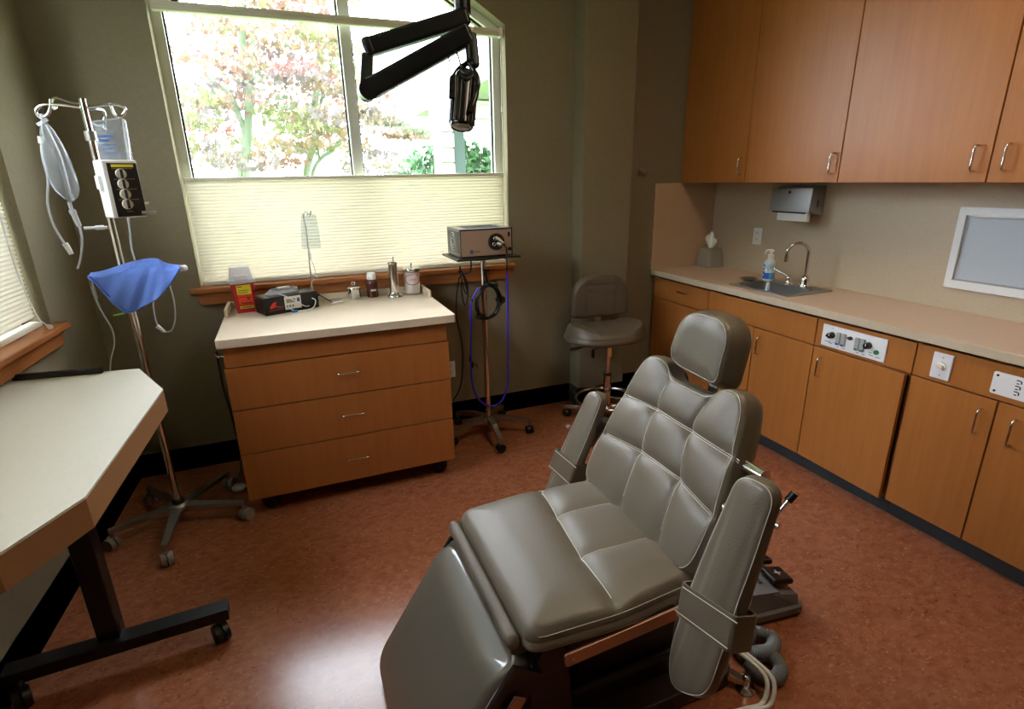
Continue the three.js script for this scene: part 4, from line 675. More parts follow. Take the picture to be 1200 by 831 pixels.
// ---------------------------------------------------------------- drip stand by the corner
{
  const c = V(0.284, 0, 0.6), t = thing('drip_stand', 'chrome drip stand with four top hooks on a five legged wheeled base', 'drip stand', [c.x, 0, c.z]);
  part('pole', merge([cy(V(c.x, 0.1, c.z), V(c.x, 1.2, c.z), 0.0145), cy(V(c.x, 1.2, c.z), V(c.x, 1.885, c.z), 0.0125), cy(V(c.x, 1.185, c.z), V(c.x, 1.225, c.z), 0.018)]), mats.chrome, t);
  part('collar', cy(V(c.x, 1.735, c.z), V(c.x, 1.77, c.z), 0.02), mats.alu, t);
  const W = (px, py, z = c.z) => U(px, py, 'z', z);
  const top = 1.852;
  part('hook', tb([V(c.x, top, c.z), W(70, 123), W(48, 124), W(42, 131), W(46, 137), W(54, 136), W(58, 130), W(59, 116)], 0.0055, 60), mats.chrome, t);
  part('hook', tb([V(c.x, top, c.z), W(125, 123), W(138, 123), W(147, 128), W(143, 135), W(136, 136), W(131, 128), W(128, 121)], 0.0055, 60), mats.chrome, t);
  part('hook', tb([V(c.x, top - 0.004, c.z), W(112, 128, 0.56), W(121, 130, 0.52), W(123, 136, 0.515), W(122, 141, 0.515)], 0.0055, 40), mats.chrome, t);
  part('hook', tb([V(c.x, top + 0.01, c.z), W(80, 119, 0.52), W(64, 115, 0.46), W(61, 120, 0.45), W(64, 128, 0.45), W(68, 126, 0.45)], 0.0055, 50), mats.chrome, t);
  part('hub', lt([[0, 0.07], [0.045, 0.075], [0.05, 0.1], [0.045, 0.115], [0.03, 0.118], [0, 0.118]], [c.x, 0, c.z]), mats.alu, t);
  part('pole_boot', lt([[0.024, 0.11], [0.026, 0.13], [0.016, 0.135]], [c.x, 0, c.z]), mats.black, t);
  const tips = [[0.275, 0.925], [0.575, 0.69], [0.474, 0.34], [0.02, 0.70], [0.11, 0.34]];
  for (const [x, z] of tips) {
    const d = V(x - c.x, 0, z - c.z), L = d.length(); d.normalize(); const P = (r, y) => V(c.x + d.x * r, y, c.z + d.z * r);
    const l = part('leg', merge([bar(P(0.02, 0.098), P(L, 0.092), 0.05, 0.022, 0.024, 0.018), bar(P(0.03, 0.082), P(L * 0.8, 0.088), 0.012, 0.03, 0.008, 0.012), cy(P(L - 0.008, 0.09), P(L - 0.008, 0.05), 0.01)]), mats.alu, t);
    part('caster', twin(P(L, 0).x, P(L, 0).z, 0.031, 0.5 + x * 3, 0.02), mats.greyPlastic, l, 'grey plastic twin wheel');
  }
  part('side_peg', merge([cy(W(98, 267.5, 0.62), W(126, 266.5, 0.6), 0.006), cy(W(112, 267, 0.61), W(122, 266.5, 0.605), 0.009)]), mats.white, t);
  part('cross_arm', merge([cy(W(118, 325, 0.62), W(212, 314, 0.64), 0.009), ball(W(216, 314, 0.64), 0.013), cy(W(208, 314.5, 0.64), W(214, 314, 0.64), 0.012)]), mats.white, t, 'white cross arm with a rounded tip');
  // electronic drip pump clamped to the pole
  const p = thing('infusion_pump', 'white drip pump with a black face, yellow display and four dials', 'infusion pump', [0.3, 1.4, 0.66]);
  const A = W(117.5, 187, 0.695), Bt = W(133, 256, 0.695), h = A.y - Bt.y, ang = 0.55, wF = 0.122, dS = 0.085;
  const Mx = new THREE.Matrix4().makeRotationY(ang).setPosition((A.x + Bt.x) / 2, Bt.y, 0.695);     // origin: lower front left edge; x right along face, z out
  part('case', mapped(rb(0, wF, 0, h, -dS, 0, 0.006), Mx), mats.white, p);
  part('clamp', mapped(merge([rb(-0.014, 0.0, h * 0.5, h * 0.74, -dS * 0.7, -dS * 0.3, 0.004)]), Mx), mats.white, p);
  const f = part('face', mapped(rb(0.016, wF - 0.003, 0.004, h - 0.012, -0.001, 0.003, 0.001), Mx), M(0x181414, 0.35), p, 'black control face');
  part('display', mapped(rb(0.03, wF - 0.016, h * 0.875, h * 0.922, 0.003, 0.0045, 0), Mx), mats.yellow, f, 'yellow display strip');
  part('face_line', mapped(merge([0.665, 0.845, 0.49, 0.31].map((k) => rb(0.03, wF - 0.02, h * k, h * k + 0.0025, 0.003, 0.0036, 0)).concat([rb(0.05, wF - 0.05, h * 0.1, h * 0.1 + 0.003, 0.003, 0.0036, 0), rb(0.05, wF - 0.07, h * 0.14, h * 0.14 + 0.003, 0.003, 0.0036, 0)])), Mx), M(0x8a8272, 0.5), f);
  for (const k of [0.76, 0.585, 0.41, 0.235]) { const q = part('dial', mapped(cy(V(wF * 0.47, h * k, 0.003), V(wF * 0.47, h * k, 0.01), 0.0195, 0.018, 24), Mx), M(0xc9c2b0, 0.4), f, 'pale round dial'); part('dial_grip', mapped(merge([rb(wF * 0.47 - 0.0045, wF * 0.47 + 0.0045, h * k - 0.017, h * k + 0.017, 0.008, 0.018, 0.003)]), Mx), mats.black, q); }
  part('outlet', mapped(merge([cy(V(wF - 0.02, h * 0.07, 0), V(wF + 0.03, h * 0.07, 0.01), 0.007), cy(V(wF - 0.02, h * 0.24, -0.02), V(wF + 0.02, h * 0.24, -0.02), 0.006)]), Mx), mats.satin, p);
  // left bag, hanging nearly edge-on
  let b = thing('drip_bag', 'clear fluid bag hanging edge-on with a white clamped line', 'drip bag', [W(60, 138).x, W(60, 138).y - 0.2, 0.6]);
  const ax = W(50, 140), bx = W(84, 236), dirB = bx.clone().sub(ax).normalize(), Lb = ax.distanceTo(bx), Mb = new THREE.Matrix4().makeBasis(V(0.75, 0, -0.66), V(0, 1, 0), V(0.66, 0, 0.75));
  { // teardrop: circular-ish sections along the hanging axis
    const prof = [[0.004, 0], [0.01, 0.04], [0.022, 0.14], [0.033, 0.32], [0.041, 0.52], [0.043, 0.7], [0.038, 0.85], [0.023, 0.95], [0.006, 1.0]], ring = 20, pos = [], idx = [];
    prof.forEach(([r, s], i) => { const p0 = ax.clone().lerp(bx, s); for (let k = 0; k < ring; k++) { const a = k / ring * 2 * Math.PI, w = r * (0.9 + 0.25 * Math.cos(2 * a)) * (1 + 0.06 * Math.sin(3 * a + i)); pos.push(p0.x + Math.cos(a) * w * 0.95, p0.y, p0.z + Math.sin(a) * w * 1.1); } });
    for (let i = 0; i + 1 < prof.length; i++) for (let k = 0; k < ring; k++) { const a = i * ring + k, b2 = i * ring + (k + 1) % ring; idx.push(a, b2, a + ring, b2, b2 + ring, a + ring); }
    const g = new THREE.BufferGeometry(); g.setAttribute('position', new THREE.Float32BufferAttribute(pos, 3)); g.setIndex(idx); g.computeVertexNormals(); part('bag', metreUV(g), mats.bag, b);
    part('bag_neck', merge([cy(ax, ax.clone().setY(ax.y + 0.02), 0.008), bar(V(ax.x - 0.02, ax.y - 0.02, 0.6), V(ax.x + 0.014, ax.y + 0.002, 0.6), 0.006, 0.012)]), mats.clear, b);
    part('side_seam', tb([ax.clone().add(V(0.012, -0.02, 0.02)), ax.clone().lerp(bx, 0.45).add(V(0.03, 0, 0.05)), ax.clone().lerp(bx, 0.75).add(V(0.025, 0, 0.055)), bx], 0.003, 30), mats.clear, b);
  }
  const bb = W(81, 237);
  part('drip_chamber', merge([cy(bb, W(84, 246), 0.007), cy(W(84, 246), W(86, 250), 0.013), cy(W(86, 250), W(93, 265), 0.011, 0.009)]), mats.clear, b);
  part('tubing', tb([W(93, 265), W(96, 280), W(95, 300), W(91, 315)], 0.0045, 30), mats.tubing, b);
  part('tubing', tb([W(48, 162), W(50, 185), W(56, 210), W(56, 240), W(62, 262), W(70, 277), W(77, 288), W(82, 297)], 0.0045, 60), mats.tubing, b);
  part('clamp', merge([cy(W(76, 285, 0.61), W(84, 298, 0.61), 0.011, 0.008), cy(W(47, 160, 0.61), W(48, 168, 0.61), 0.008)]), mats.white, b, 'white line clamp');
  // right bag, face on
  b = thing('drip_bag', 'wide clear fluid bag with faint blue print behind the drip pump', 'drip bag', [W(130, 180, 0.51).x, W(130, 180, 0.51).y, 0.51]);
  const z = 0.51, k4 = [[113, 229], [160, 230], [145, 138], [104, 142]].map(([a, q]) => W(a, q, z));
  k4[0] = W(120, 228, z);
  const P = pad(roundPoly([[k4[0].x, k4[0].y, 0.02], [k4[1].x, k4[1].y, 0.02], [k4[2].x, k4[2].y, 0.02], [k4[3].x, k4[3].y, 0.02]]), 0.02, { r: 0.008, dome: 0.018, rings: 20, step: 0.01, extra: (x, y) => 0.006 * Math.sin(x * 60 + y * 25) });
  part('bag', P.g.translate(0, 0, z - 0.03), mats.bag, b);
  part('hanger', merge([cy(W(122, 139, z), W(123, 146, z), 0.006), bar(W(108, 143, z), W(140, 139, z), 0.02, 0.004)]), mats.clear, b);
  const pr = []; for (let i = 0; i < 5; i++) { const a = W(115 + i * 1.6, 160 + i * 5, z + 0.03), q = W(133 + i * 1.6 - (i % 2) * 6, 159.5 + i * 5, z + 0.03); pr.push(bar(a, q, 0.003, i < 2 ? 0.008 : 0.004)); }
  part('print', merge(pr), mats.printBlue, b);
  part('side_seam', tb([W(144, 140, z), W(147, 165, z), W(152, 195, z), W(158, 229, z)], 0.004, 30), mats.clear, b);
  part('port', merge([cy(W(147, 226, z), W(149, 236, z), 0.007), cy(W(138, 226, z), W(139, 233, z), 0.006)]), mats.clear, b);
  part('tubing', tb([W(149, 236, z), W(150, 255, z), W(152, 270, z), W(154, 290, z), W(158, 305, z)], 0.004, 40), mats.tubing, b);
  // loose line below
  b = thing('drip_line', 'thin clear drip lines with connectors dangling under the blue cloth', 'tube', [W(150, 330, 0.65).x, 1.1, 0.65]);
  part('tubing', tb([W(108, 322, 0.66), W(109, 335, 0.66), W(113, 352, 0.66), W(122, 370, 0.66), W(131, 385, 0.66), W(134, 402, 0.66), W(130, 420, 0.66), W(129, 436, 0.66)], 0.0035, 60), mats.tubing, b);
  part('connector', cy(W(109, 336, 0.66), W(113, 350, 0.66), 0.008, 0.006), mats.clear, b);
  part('tubing', tb([W(180, 345, 0.62), W(180, 362, 0.62), W(184, 380, 0.62), W(190, 388, 0.62), W(200, 388, 0.62), W(205, 375, 0.62), W(204, 355, 0.62), W(199, 335, 0.62)], 0.0035, 60), mats.tubing, b);
  part('connector', cy(W(184, 382, 0.62), W(193, 389, 0.62), 0.009, 0.006), mats.white, b);
  part('connector', cy(W(133, 370, 0.63), W(146, 367.5, 0.63), 0.004), M(0x79b52a, 0.5), b, 'bright green connector sleeve');
  // blue cloth draped over the cross arm
  const cl = thing('blue_cloth', 'blue surgical towel draped in a point over the stand arm', 'cloth', [W(155, 330, 0.66).x, 1.15, 0.66]);
  const topE = [[106, 321], [122, 318], [150, 309], [172, 304.5], [186, 304.5], [196, 309], [211, 312]], lowE = [[105, 324], [118, 337], [133, 352], [151, 365.5], [172, 357], [190, 345], [211, 315]];
  const NU = 48, NV = 20, pos = [], idx = [], cT = new THREE.CatmullRomCurve3(topE.map(([a, q]) => W(a, q, 0.655))), cL = new THREE.CatmullRomCurve3(lowE.map(([a, q]) => W(a, q, 0.70)));
  const layer = (off, fl) => { for (let j = 0; j <= NV; j++) for (let i = 0; i <= NU; i++) { const u = i / NU, v = j / NV, a = cT.getPoint(u), q = cL.getPoint(u), p2 = a.lerp(q, v); p2.z += 0.03 * Math.sin(Math.min(1, v * 3) * Math.PI / 2) + 0.012 * Math.sin(u * 14 + v * 3) * v * (1 - v * 0.4) + 0.004 * Math.sin(u * 40) * v + off + (u > 0.6 ? 0.02 * Math.sin((u - 0.6) * 8) * (1 - v) : 0); pos.push(p2.x, p2.y + (j === 0 ? 0.004 : 0), p2.z); } };
  layer(0); layer(-0.006);
  const S = (NU + 1) * (NV + 1);
  for (let j = 0; j < NV; j++) for (let i = 0; i < NU; i++) { const a = j * (NU + 1) + i, q = a + NU + 1; idx.push(a, q, a + 1, a + 1, q, q + 1, S + a, S + a + 1, S + q, S + a + 1, S + q + 1, S + q); }
  for (let i = 0; i < NU; i++) { const a = NV * (NU + 1) + i; idx.push(a, S + a, a + 1, a + 1, S + a, S + a + 1); idx.push(i, i + 1, S + i, i + 1, S + i + 1, S + i); }
  const g = new THREE.BufferGeometry(); g.setAttribute('position', new THREE.Float32BufferAttribute(pos, 3)); g.setIndex(idx); g.computeVertexNormals(); part('towel', metreUV(g), mats.blueCloth, cl);
  const back = []; for (let i = 0; i <= 24; i++) { const u = i / 24, a = cT.getPoint(u * 0.9), l = 0.05 + 0.05 * Math.sin(u * 3); back.push([a.x, a.y, l]); }
  part('towel_back', hexa([V(back[2][0], back[2][1] - 0.07, 0.6), V(back[20][0], back[20][1] - 0.09, 0.6), V(back[20][0], back[20][1] - 0.09, 0.605), V(back[2][0], back[2][1] - 0.07, 0.605), V(back[1][0], back[1][1] - 0.004, 0.635), V(back[20][0], back[20][1] - 0.006, 0.635), V(back[20][0], back[20][1] - 0.004, 0.65), V(back[1][0], back[1][1] - 0.002, 0.65)]), mats.blueCloth, cl);
  part('hem', new THREE.TubeGeometry(new THREE.CatmullRomCurve3(lowE.map(([a, q]) => W(a, q, 0.728))), 60, 0.003, 6), M(0x3f5aa8, 0.95), cl, 'darker stitched hem');
}
// ---------------------------------------------------------------- rolling table in front of the side window
{
  const h = 0.905, t = thing('rolling_table', 'thick white topped rolling table with chamfered corners and a black T base', 'table', [0.2, 0, 1.46]);
  const q = (px, py) => { const p = U(px, py, 'y', h); return [p.x, p.z]; };
  const c1 = q(163, 432), c2 = q(191, 456), c3 = q(100, 582), c4 = q(-8, 653), zb = c1[1];
  const pts = [[-0.085, zb + 0.0 - 0.01], c1, c2, c3, c4, [-0.14, c4[1] + (c4[1] - c3[1]) * 1.0]];
  pts[0] = [-0.06, q(0, 446)[1] - 0.0]; pts[5] = [-0.115, c4[1] + 0.16];
  const rev = (p) => p.map(([x, z]) => [x, -z]).reverse();
  part('top', ex(rev(pts), 0.006).rotateX(-Math.PI / 2).translate(0, h - 0.006, 0), mats.table, t, 'white laminate surface');
  part('edge_band', ex(rev(pts), 0.074).rotateX(-Math.PI / 2).translate(0, h - 0.0805, 0), mats.tableEdge, t, 'tan edge band');
  const s0 = q(0, 447), s1 = q(121, 436.5);
  part('stop_strip', bar(V(-0.045, h + 0.011, s0[1] + 0.012), V(s1[0], h + 0.011, s1[1] + 0.004), 0.016, 0.022), mats.black, t, 'raised black stop strip');
  const lx = 0.205, lz = 1.43, lt_ = U(112, 628, 'z', lz + 0.03);
  part('leg', rb(lx - 0.032, lx + 0.032, 0.1, h - 0.08, lz - 0.032, lz + 0.032, 0.004), mats.blackMetal, t);
  part('base_bar', bar(V(-0.075, 0.098, 1.475), V(0.562, 0.098, 1.44), 0.062, 0.042), mats.blackMetal, t);
  part('gusset', rb(lx + 0.032, lx + 0.034, 0.118, 0.16, lz - 0.02, lz + 0.02, 0.001), mats.blackMetal, t);
  for (const [x, z] of [[0.53, 1.475], [-0.03, 1.52]]) part('caster', merge([twin(x, z, 0.036, 1.1, 0.02), cy(V(x, 0.06, z), V(x, 0.085, z - 0.02), 0.012)]), mats.black, t);
  part('top_bracket', rb(lx - 0.1, lx + 0.1, h - 0.095, h - 0.079, lz - 0.16, lz + 0.16, 0.003), mats.blackMetal, t);
}
// ---------------------------------------------------------------- operator stool
{
  const c = V(2.765, 0, 0.43), t = thing('operator_stool', 'taupe padded operator stool with saddle seat and chrome foot ring', 'stool', [c.x, 0, c.z]);
  const W = (px, py, z) => U(px, py, 'z', z), f = V(-0.12, 0, 1).normalize(), X = V(0, 1, 0).cross(f).normalize();
  // seat: wide saddle, raised at the wings
  const sw = (W(754, 388, c.z).x - W(665, 388, c.z).x) / 2 * 0.96, yS = W(708, 398, c.z).y;
  const sc = V(W(710, 390, c.z).x, yS + 0.005, c.z);
  let P = pad(roundPoly([[-sw, -0.06, 0.1], [-sw * 0.55, -0.19, 0.12], [sw * 0.55, -0.19, 0.12], [sw, -0.06, 0.1], [sw * 0.9, 0.13, 0.1], [sw * 0.3, 0.19, 0.1], [-sw * 0.3, 0.19, 0.1], [-sw * 0.9, 0.13, 0.1]]), 0.07, { r: 0.03, dome: 0.006, rings: 34, step: 0.012, side: 0.008, c: [0, 0], seams: [[[-sw * 0.45, 0.17], [-sw * 0.4, -0.16]], [[sw * 0.45, 0.17], [sw * 0.4, -0.16]]], depth: 0.008, width: 0.012, extra: (x) => 0.045 * Math.pow(Math.abs(x) / sw, 1.6) });
  const Ms = frameM(sc, X, f.clone().negate());
  const seat = part('seat', mapped(P.g, Ms), mats.leatherDark, t);
  // backrest
  const bw = (W(735, 345, c.z - 0.14).x - W(672, 345, c.z - 0.14).x) / 2, bc = W(703.5, 347, c.z - 0.14), bh = (W(705, 323, c.z - 0.14).y - W(705, 371, c.z - 0.14).y);
  P = pad(roundPoly([[-bw, -bh * 0.5, 0.05], [bw, -bh * 0.5, 0.05], [bw * 0.97, bh * 0.2, 0.1], [bw * 0.55, bh * 0.5, 0.08], [-bw * 0.55, bh * 0.5, 0.08], [-bw * 0.97, bh * 0.2, 0.1]]), 0.05, { r: 0.022, dome: 0.008, rings: 30, step: 0.01, c: [0, 0], seams: [[[-bw * 0.5, -bh * 0.5], [-bw * 0.48, bh * 0.42]], [[bw * 0.5, -bh * 0.5], [bw * 0.48, bh * 0.42]], [[-bw * 0.48, bh * 0.12], [bw * 0.48, bh * 0.12]], [[-bw * 0.48, bh * 0.28], [bw * 0.48, bh * 0.28]]], depth: 0.007, width: 0.008 });
  part('backrest', mapped(P.g, frameM(bc.clone().addScaledVector(f, -0.03), X, V(0, 1, 0))), mats.leatherDark, t);
  part('back_bar', merge([bar(bc.clone().addScaledVector(f, -0.045).setY(bc.y + 0.02), V(bc.x, yS - 0.01, c.z - 0.16), 0.045, 0.008, 0.045, 0.008, f), bar(V(bc.x, yS - 0.012, c.z - 0.17), V(c.x, yS - 0.012, c.z), 0.045, 0.008)]), mats.chrome, t);
  part('mechanism', rb(c.x - 0.07, c.x + 0.07, yS - 0.035, yS + 0.008, c.z - 0.08, c.z + 0.08, 0.01), mats.black, t);
  part('gas_column', merge([cy(V(c.x, 0.32, c.z), V(c.x, yS - 0.03, c.z), 0.014), cy(V(c.x, 0.08, c.z), V(c.x, 0.33, c.z), 0.024)]), mats.chrome, t);
  part('column_collar', cy(V(c.x, 0.325, c.z), V(c.x, 0.345, c.z), 0.027), mats.black, t);
  const a1 = W(669, 409.5, c.z + 0.12);
  part('lever', merge([cy(V(c.x - 0.05, yS - 0.02, c.z + 0.02), a1.clone().lerp(V(c.x - 0.05, yS - 0.02, c.z + 0.02), 0.25), 0.004), cy(a1, a1.clone().lerp(V(c.x - 0.05, yS - 0.02, c.z + 0.02), 0.28), 0.011, 0.008)]), mats.black, t);
  const a2 = W(695, 419, c.z + 0.1); part('lever', merge([cy(a2.clone().setY(a2.y + 0.05), a2, 0.008, 0.011), cy(a2.clone().setY(a2.y + 0.05), V(c.x - 0.03, yS - 0.02, c.z + 0.04), 0.004)]), mats.black, t);
  part('lever_plate', rb(c.x - 0.045, c.x - 0.02, yS - 0.1, yS - 0.03, c.z + 0.07, c.z + 0.074, 0.002), mats.chrome, t);
  part('foot_ring', merge([new THREE.TorusGeometry(0.2, 0.011, 10, 64).rotateX(Math.PI / 2).translate(c.x, 0.16, c.z), ...[0, 1, 2].map((k) => { const a = 0.6 + k * 2.094; return cy(V(c.x, 0.17, c.z), V(c.x + Math.cos(a) * 0.2, 0.16, c.z + Math.sin(a) * 0.2), 0.008); })]), mats.chrome, t, 'chrome foot ring');
  part('hub', lt([[0, 0.06], [0.04, 0.062], [0.042, 0.1], [0.028, 0.112], [0, 0.112]], [c.x, 0, c.z]), mats.chrome, t);
  for (let k = 0; k < 5; k++) {
    const a = (220 + 72 * k) * Math.PI / 180, d = V(Math.cos(a), 0, Math.sin(a)), R = 0.265, Q = (r, y) => V(c.x + d.x * r, y, c.z + d.z * r);
    const l = part('leg', merge([bar(Q(0.02, 0.088), Q(R + 0.012, 0.078), 0.04, 0.03, 0.028, 0.02), cy(Q(R, 0.075), Q(R, 0.045), 0.008)]), mats.chrome, t);
    part('caster', twin(Q(R, 0).x, Q(R, 0).z, 0.028, a + 1.0, 0.017, false), mats.black, l);
  }
}
// ---------------------------------------------------------------- ceiling mounted examination lamp
{
  const T0 = 2.3, Dp = (px, py, k = T0) => { const d = V((px - 600) / F, -(py - 415.5) / F, -1).applyQuaternion(camera.quaternion); return camera.position.clone().addScaledVector(d, k); };
  const m = Dp(542, 6), t = thing('ceiling_examination_lamp', 'black folding arm examination lamp hung from the ceiling before the window', 'lamp', [m.x, H, m.z]);
  part('ceiling_pole', merge([cy(V(m.x, m.y + 0.01, m.z), V(m.x, H - 0.001, m.z), 0.024), cy(V(m.x, H - 0.03, m.z), V(m.x, H - 0.001, m.z), 0.09)]), mats.white, t, 'white drop pole');
  part('swivel', cy(V(m.x, m.y - 0.035, m.z), V(m.x, m.y + 0.015, m.z), 0.034), mats.black, t);
  const a0 = Dp(541, 19, 2.3), a1 = Dp(428, 57, 2.27), b0 = Dp(428, 106, 2.24), b1 = Dp(552, 39, 2.22), up = V(0, 1, 0);
  const boxArm = (A, B, w, h0) => { const d = B.clone().sub(A), L = d.length(); const Mx = new THREE.Matrix4(), s = d.clone().normalize().cross(up).normalize(), u = s.clone().cross(d).normalize(); Mx.makeBasis(d.normalize(), u, s).setPosition(A); return mapped(metreUV(new RoundedBoxGeometry(L, h0, w, 3, 0.016).translate(L / 2, 0, 0)), Mx); };
  part('upper_arm', boxArm(a0.clone().add(V(0.03, 0, 0)), a1, 0.075, 0.07), mats.blackMetal, t);
  part('upper_arm_cap', merge([boxArm(a1.clone().lerp(a0, 0.09), a1.clone().lerp(a0, -0.015), 0.078, 0.073)]), mats.black, t);
  part('elbow', merge([boxArm(a1.clone().add(V(0.012, -0.02, -0.01)), b0.clone().add(V(0.0, -0.035, 0)), 0.05, 0.055), cy(b0.clone().add(V(0.01, 0, -0.035)), b0.clone().add(V(0.01, 0, 0.04)), 0.04)]), mats.blackMetal, t);
  part('lower_arm', boxArm(b0.clone().add(V(0.01, 0, 0)), b1, 0.07, 0.078), mats.blackMetal, t);
  part('arm_screw', merge([cy(b0.clone().add(V(0.055, 0.01, 0.03)), b0.clone().add(V(0.055, 0.01, 0.042)), 0.005), cy(b1.clone().add(V(-0.01, 0.005, 0.028)), b1.clone().add(V(-0.01, 0.005, 0.042)), 0.005)]), mats.satin, t);
  const y0 = Dp(553, 45, 2.22), y1 = Dp(552, 78, 2.22);
  part('drop_bracket', merge([boxArm(y0.clone().add(V(0, 0.02, 0)), Dp(557, 80, 2.22), 0.04, 0.035), boxArm(Dp(548, 52, 2.2), Dp(549, 72, 2.2), 0.02, 0.022)]), mats.blackMetal, t);
  const h0 = Dp(546, 80, 2.22), h1 = Dp(541, 150, 2.22), ax = h1.clone().sub(h0).normalize();
  const lathe = (prof) => { const g = new THREE.LatheGeometry(prof.map((p) => new THREE.Vector2(...p)), 30); g.applyQuaternion(new THREE.Quaternion().setFromUnitVectors(V(0, 1, 0), ax)); return g.translate(h0.x, h0.y, h0.z); };
  const L = h0.distanceTo(h1);
  part('lamp_housing', lathe([[0, 0.01], [0.03, 0.012], [0.042, 0.03], [0.048, 0.06], [0.049, L - 0.012], [0.045, L], [0.04, L], [0.038, L - 0.02], [0, L - 0.022]]), mats.gloss, t);
  const ribs = []; for (let k = 0; k < 16; k++) { const a = k / 16 * 2 * Math.PI; ribs.push(cy(V(Math.cos(a) * 0.049, 0.06, Math.sin(a) * 0.049), V(Math.cos(a) * 0.05, L - 0.015, Math.sin(a) * 0.05), 0.004, 0.004, 8)); }
  part('cooling_rib', mapped(merge(ribs), new THREE.Matrix4().compose(h0, new THREE.Quaternion().setFromUnitVectors(V(0, 1, 0), ax), V(1, 1, 1))), mats.gloss, t);
  part('front_lens', lathe([[0, L - 0.006], [0.036, L - 0.006], [0.036, L - 0.002], [0, L - 0.001]]), M(0x9a948c, 0.2, 0.3), t, 'dull glass front lens');
  const yk = (s) => [Dp(549 , 73, 2.22), Dp(546 + s * 9, 82, 2.22), Dp(545 + s * 15, 95, 2.22), Dp(543 + s * 14, 112, 2.22)];
  part('yoke', merge([tb(yk(1), 0.011, 30), tb(yk(-1), 0.011, 30)]), mats.gloss, t);
  part('handle', merge([tb([Dp(556, 88, 2.19), Dp(558, 108, 2.18), Dp(554, 122, 2.17), Dp(551, 132, 2.17)], 0.012, 24), boxArm(Dp(531, 88, 2.18), Dp(530, 116, 2.18), 0.03, 0.012)]), mats.gloss, t);
  part('bulb_wire', merge([tb([Dp(533, 58, 2.21), Dp(537, 66, 2.2), Dp(540, 76, 2.2), Dp(545, 84, 2.2)], 0.004, 24), tb([Dp(525, 62, 2.21), Dp(526, 68, 2.2), Dp(527, 74, 2.2)], 0.0035, 12), tb([Dp(540, 82, 2.17), Dp(546, 86, 2.16), Dp(551, 82, 2.16), Dp(554, 88, 2.17), Dp(547, 92, 2.16), Dp(541, 88, 2.17)], 0.004, 40)]), mats.black, t);
}
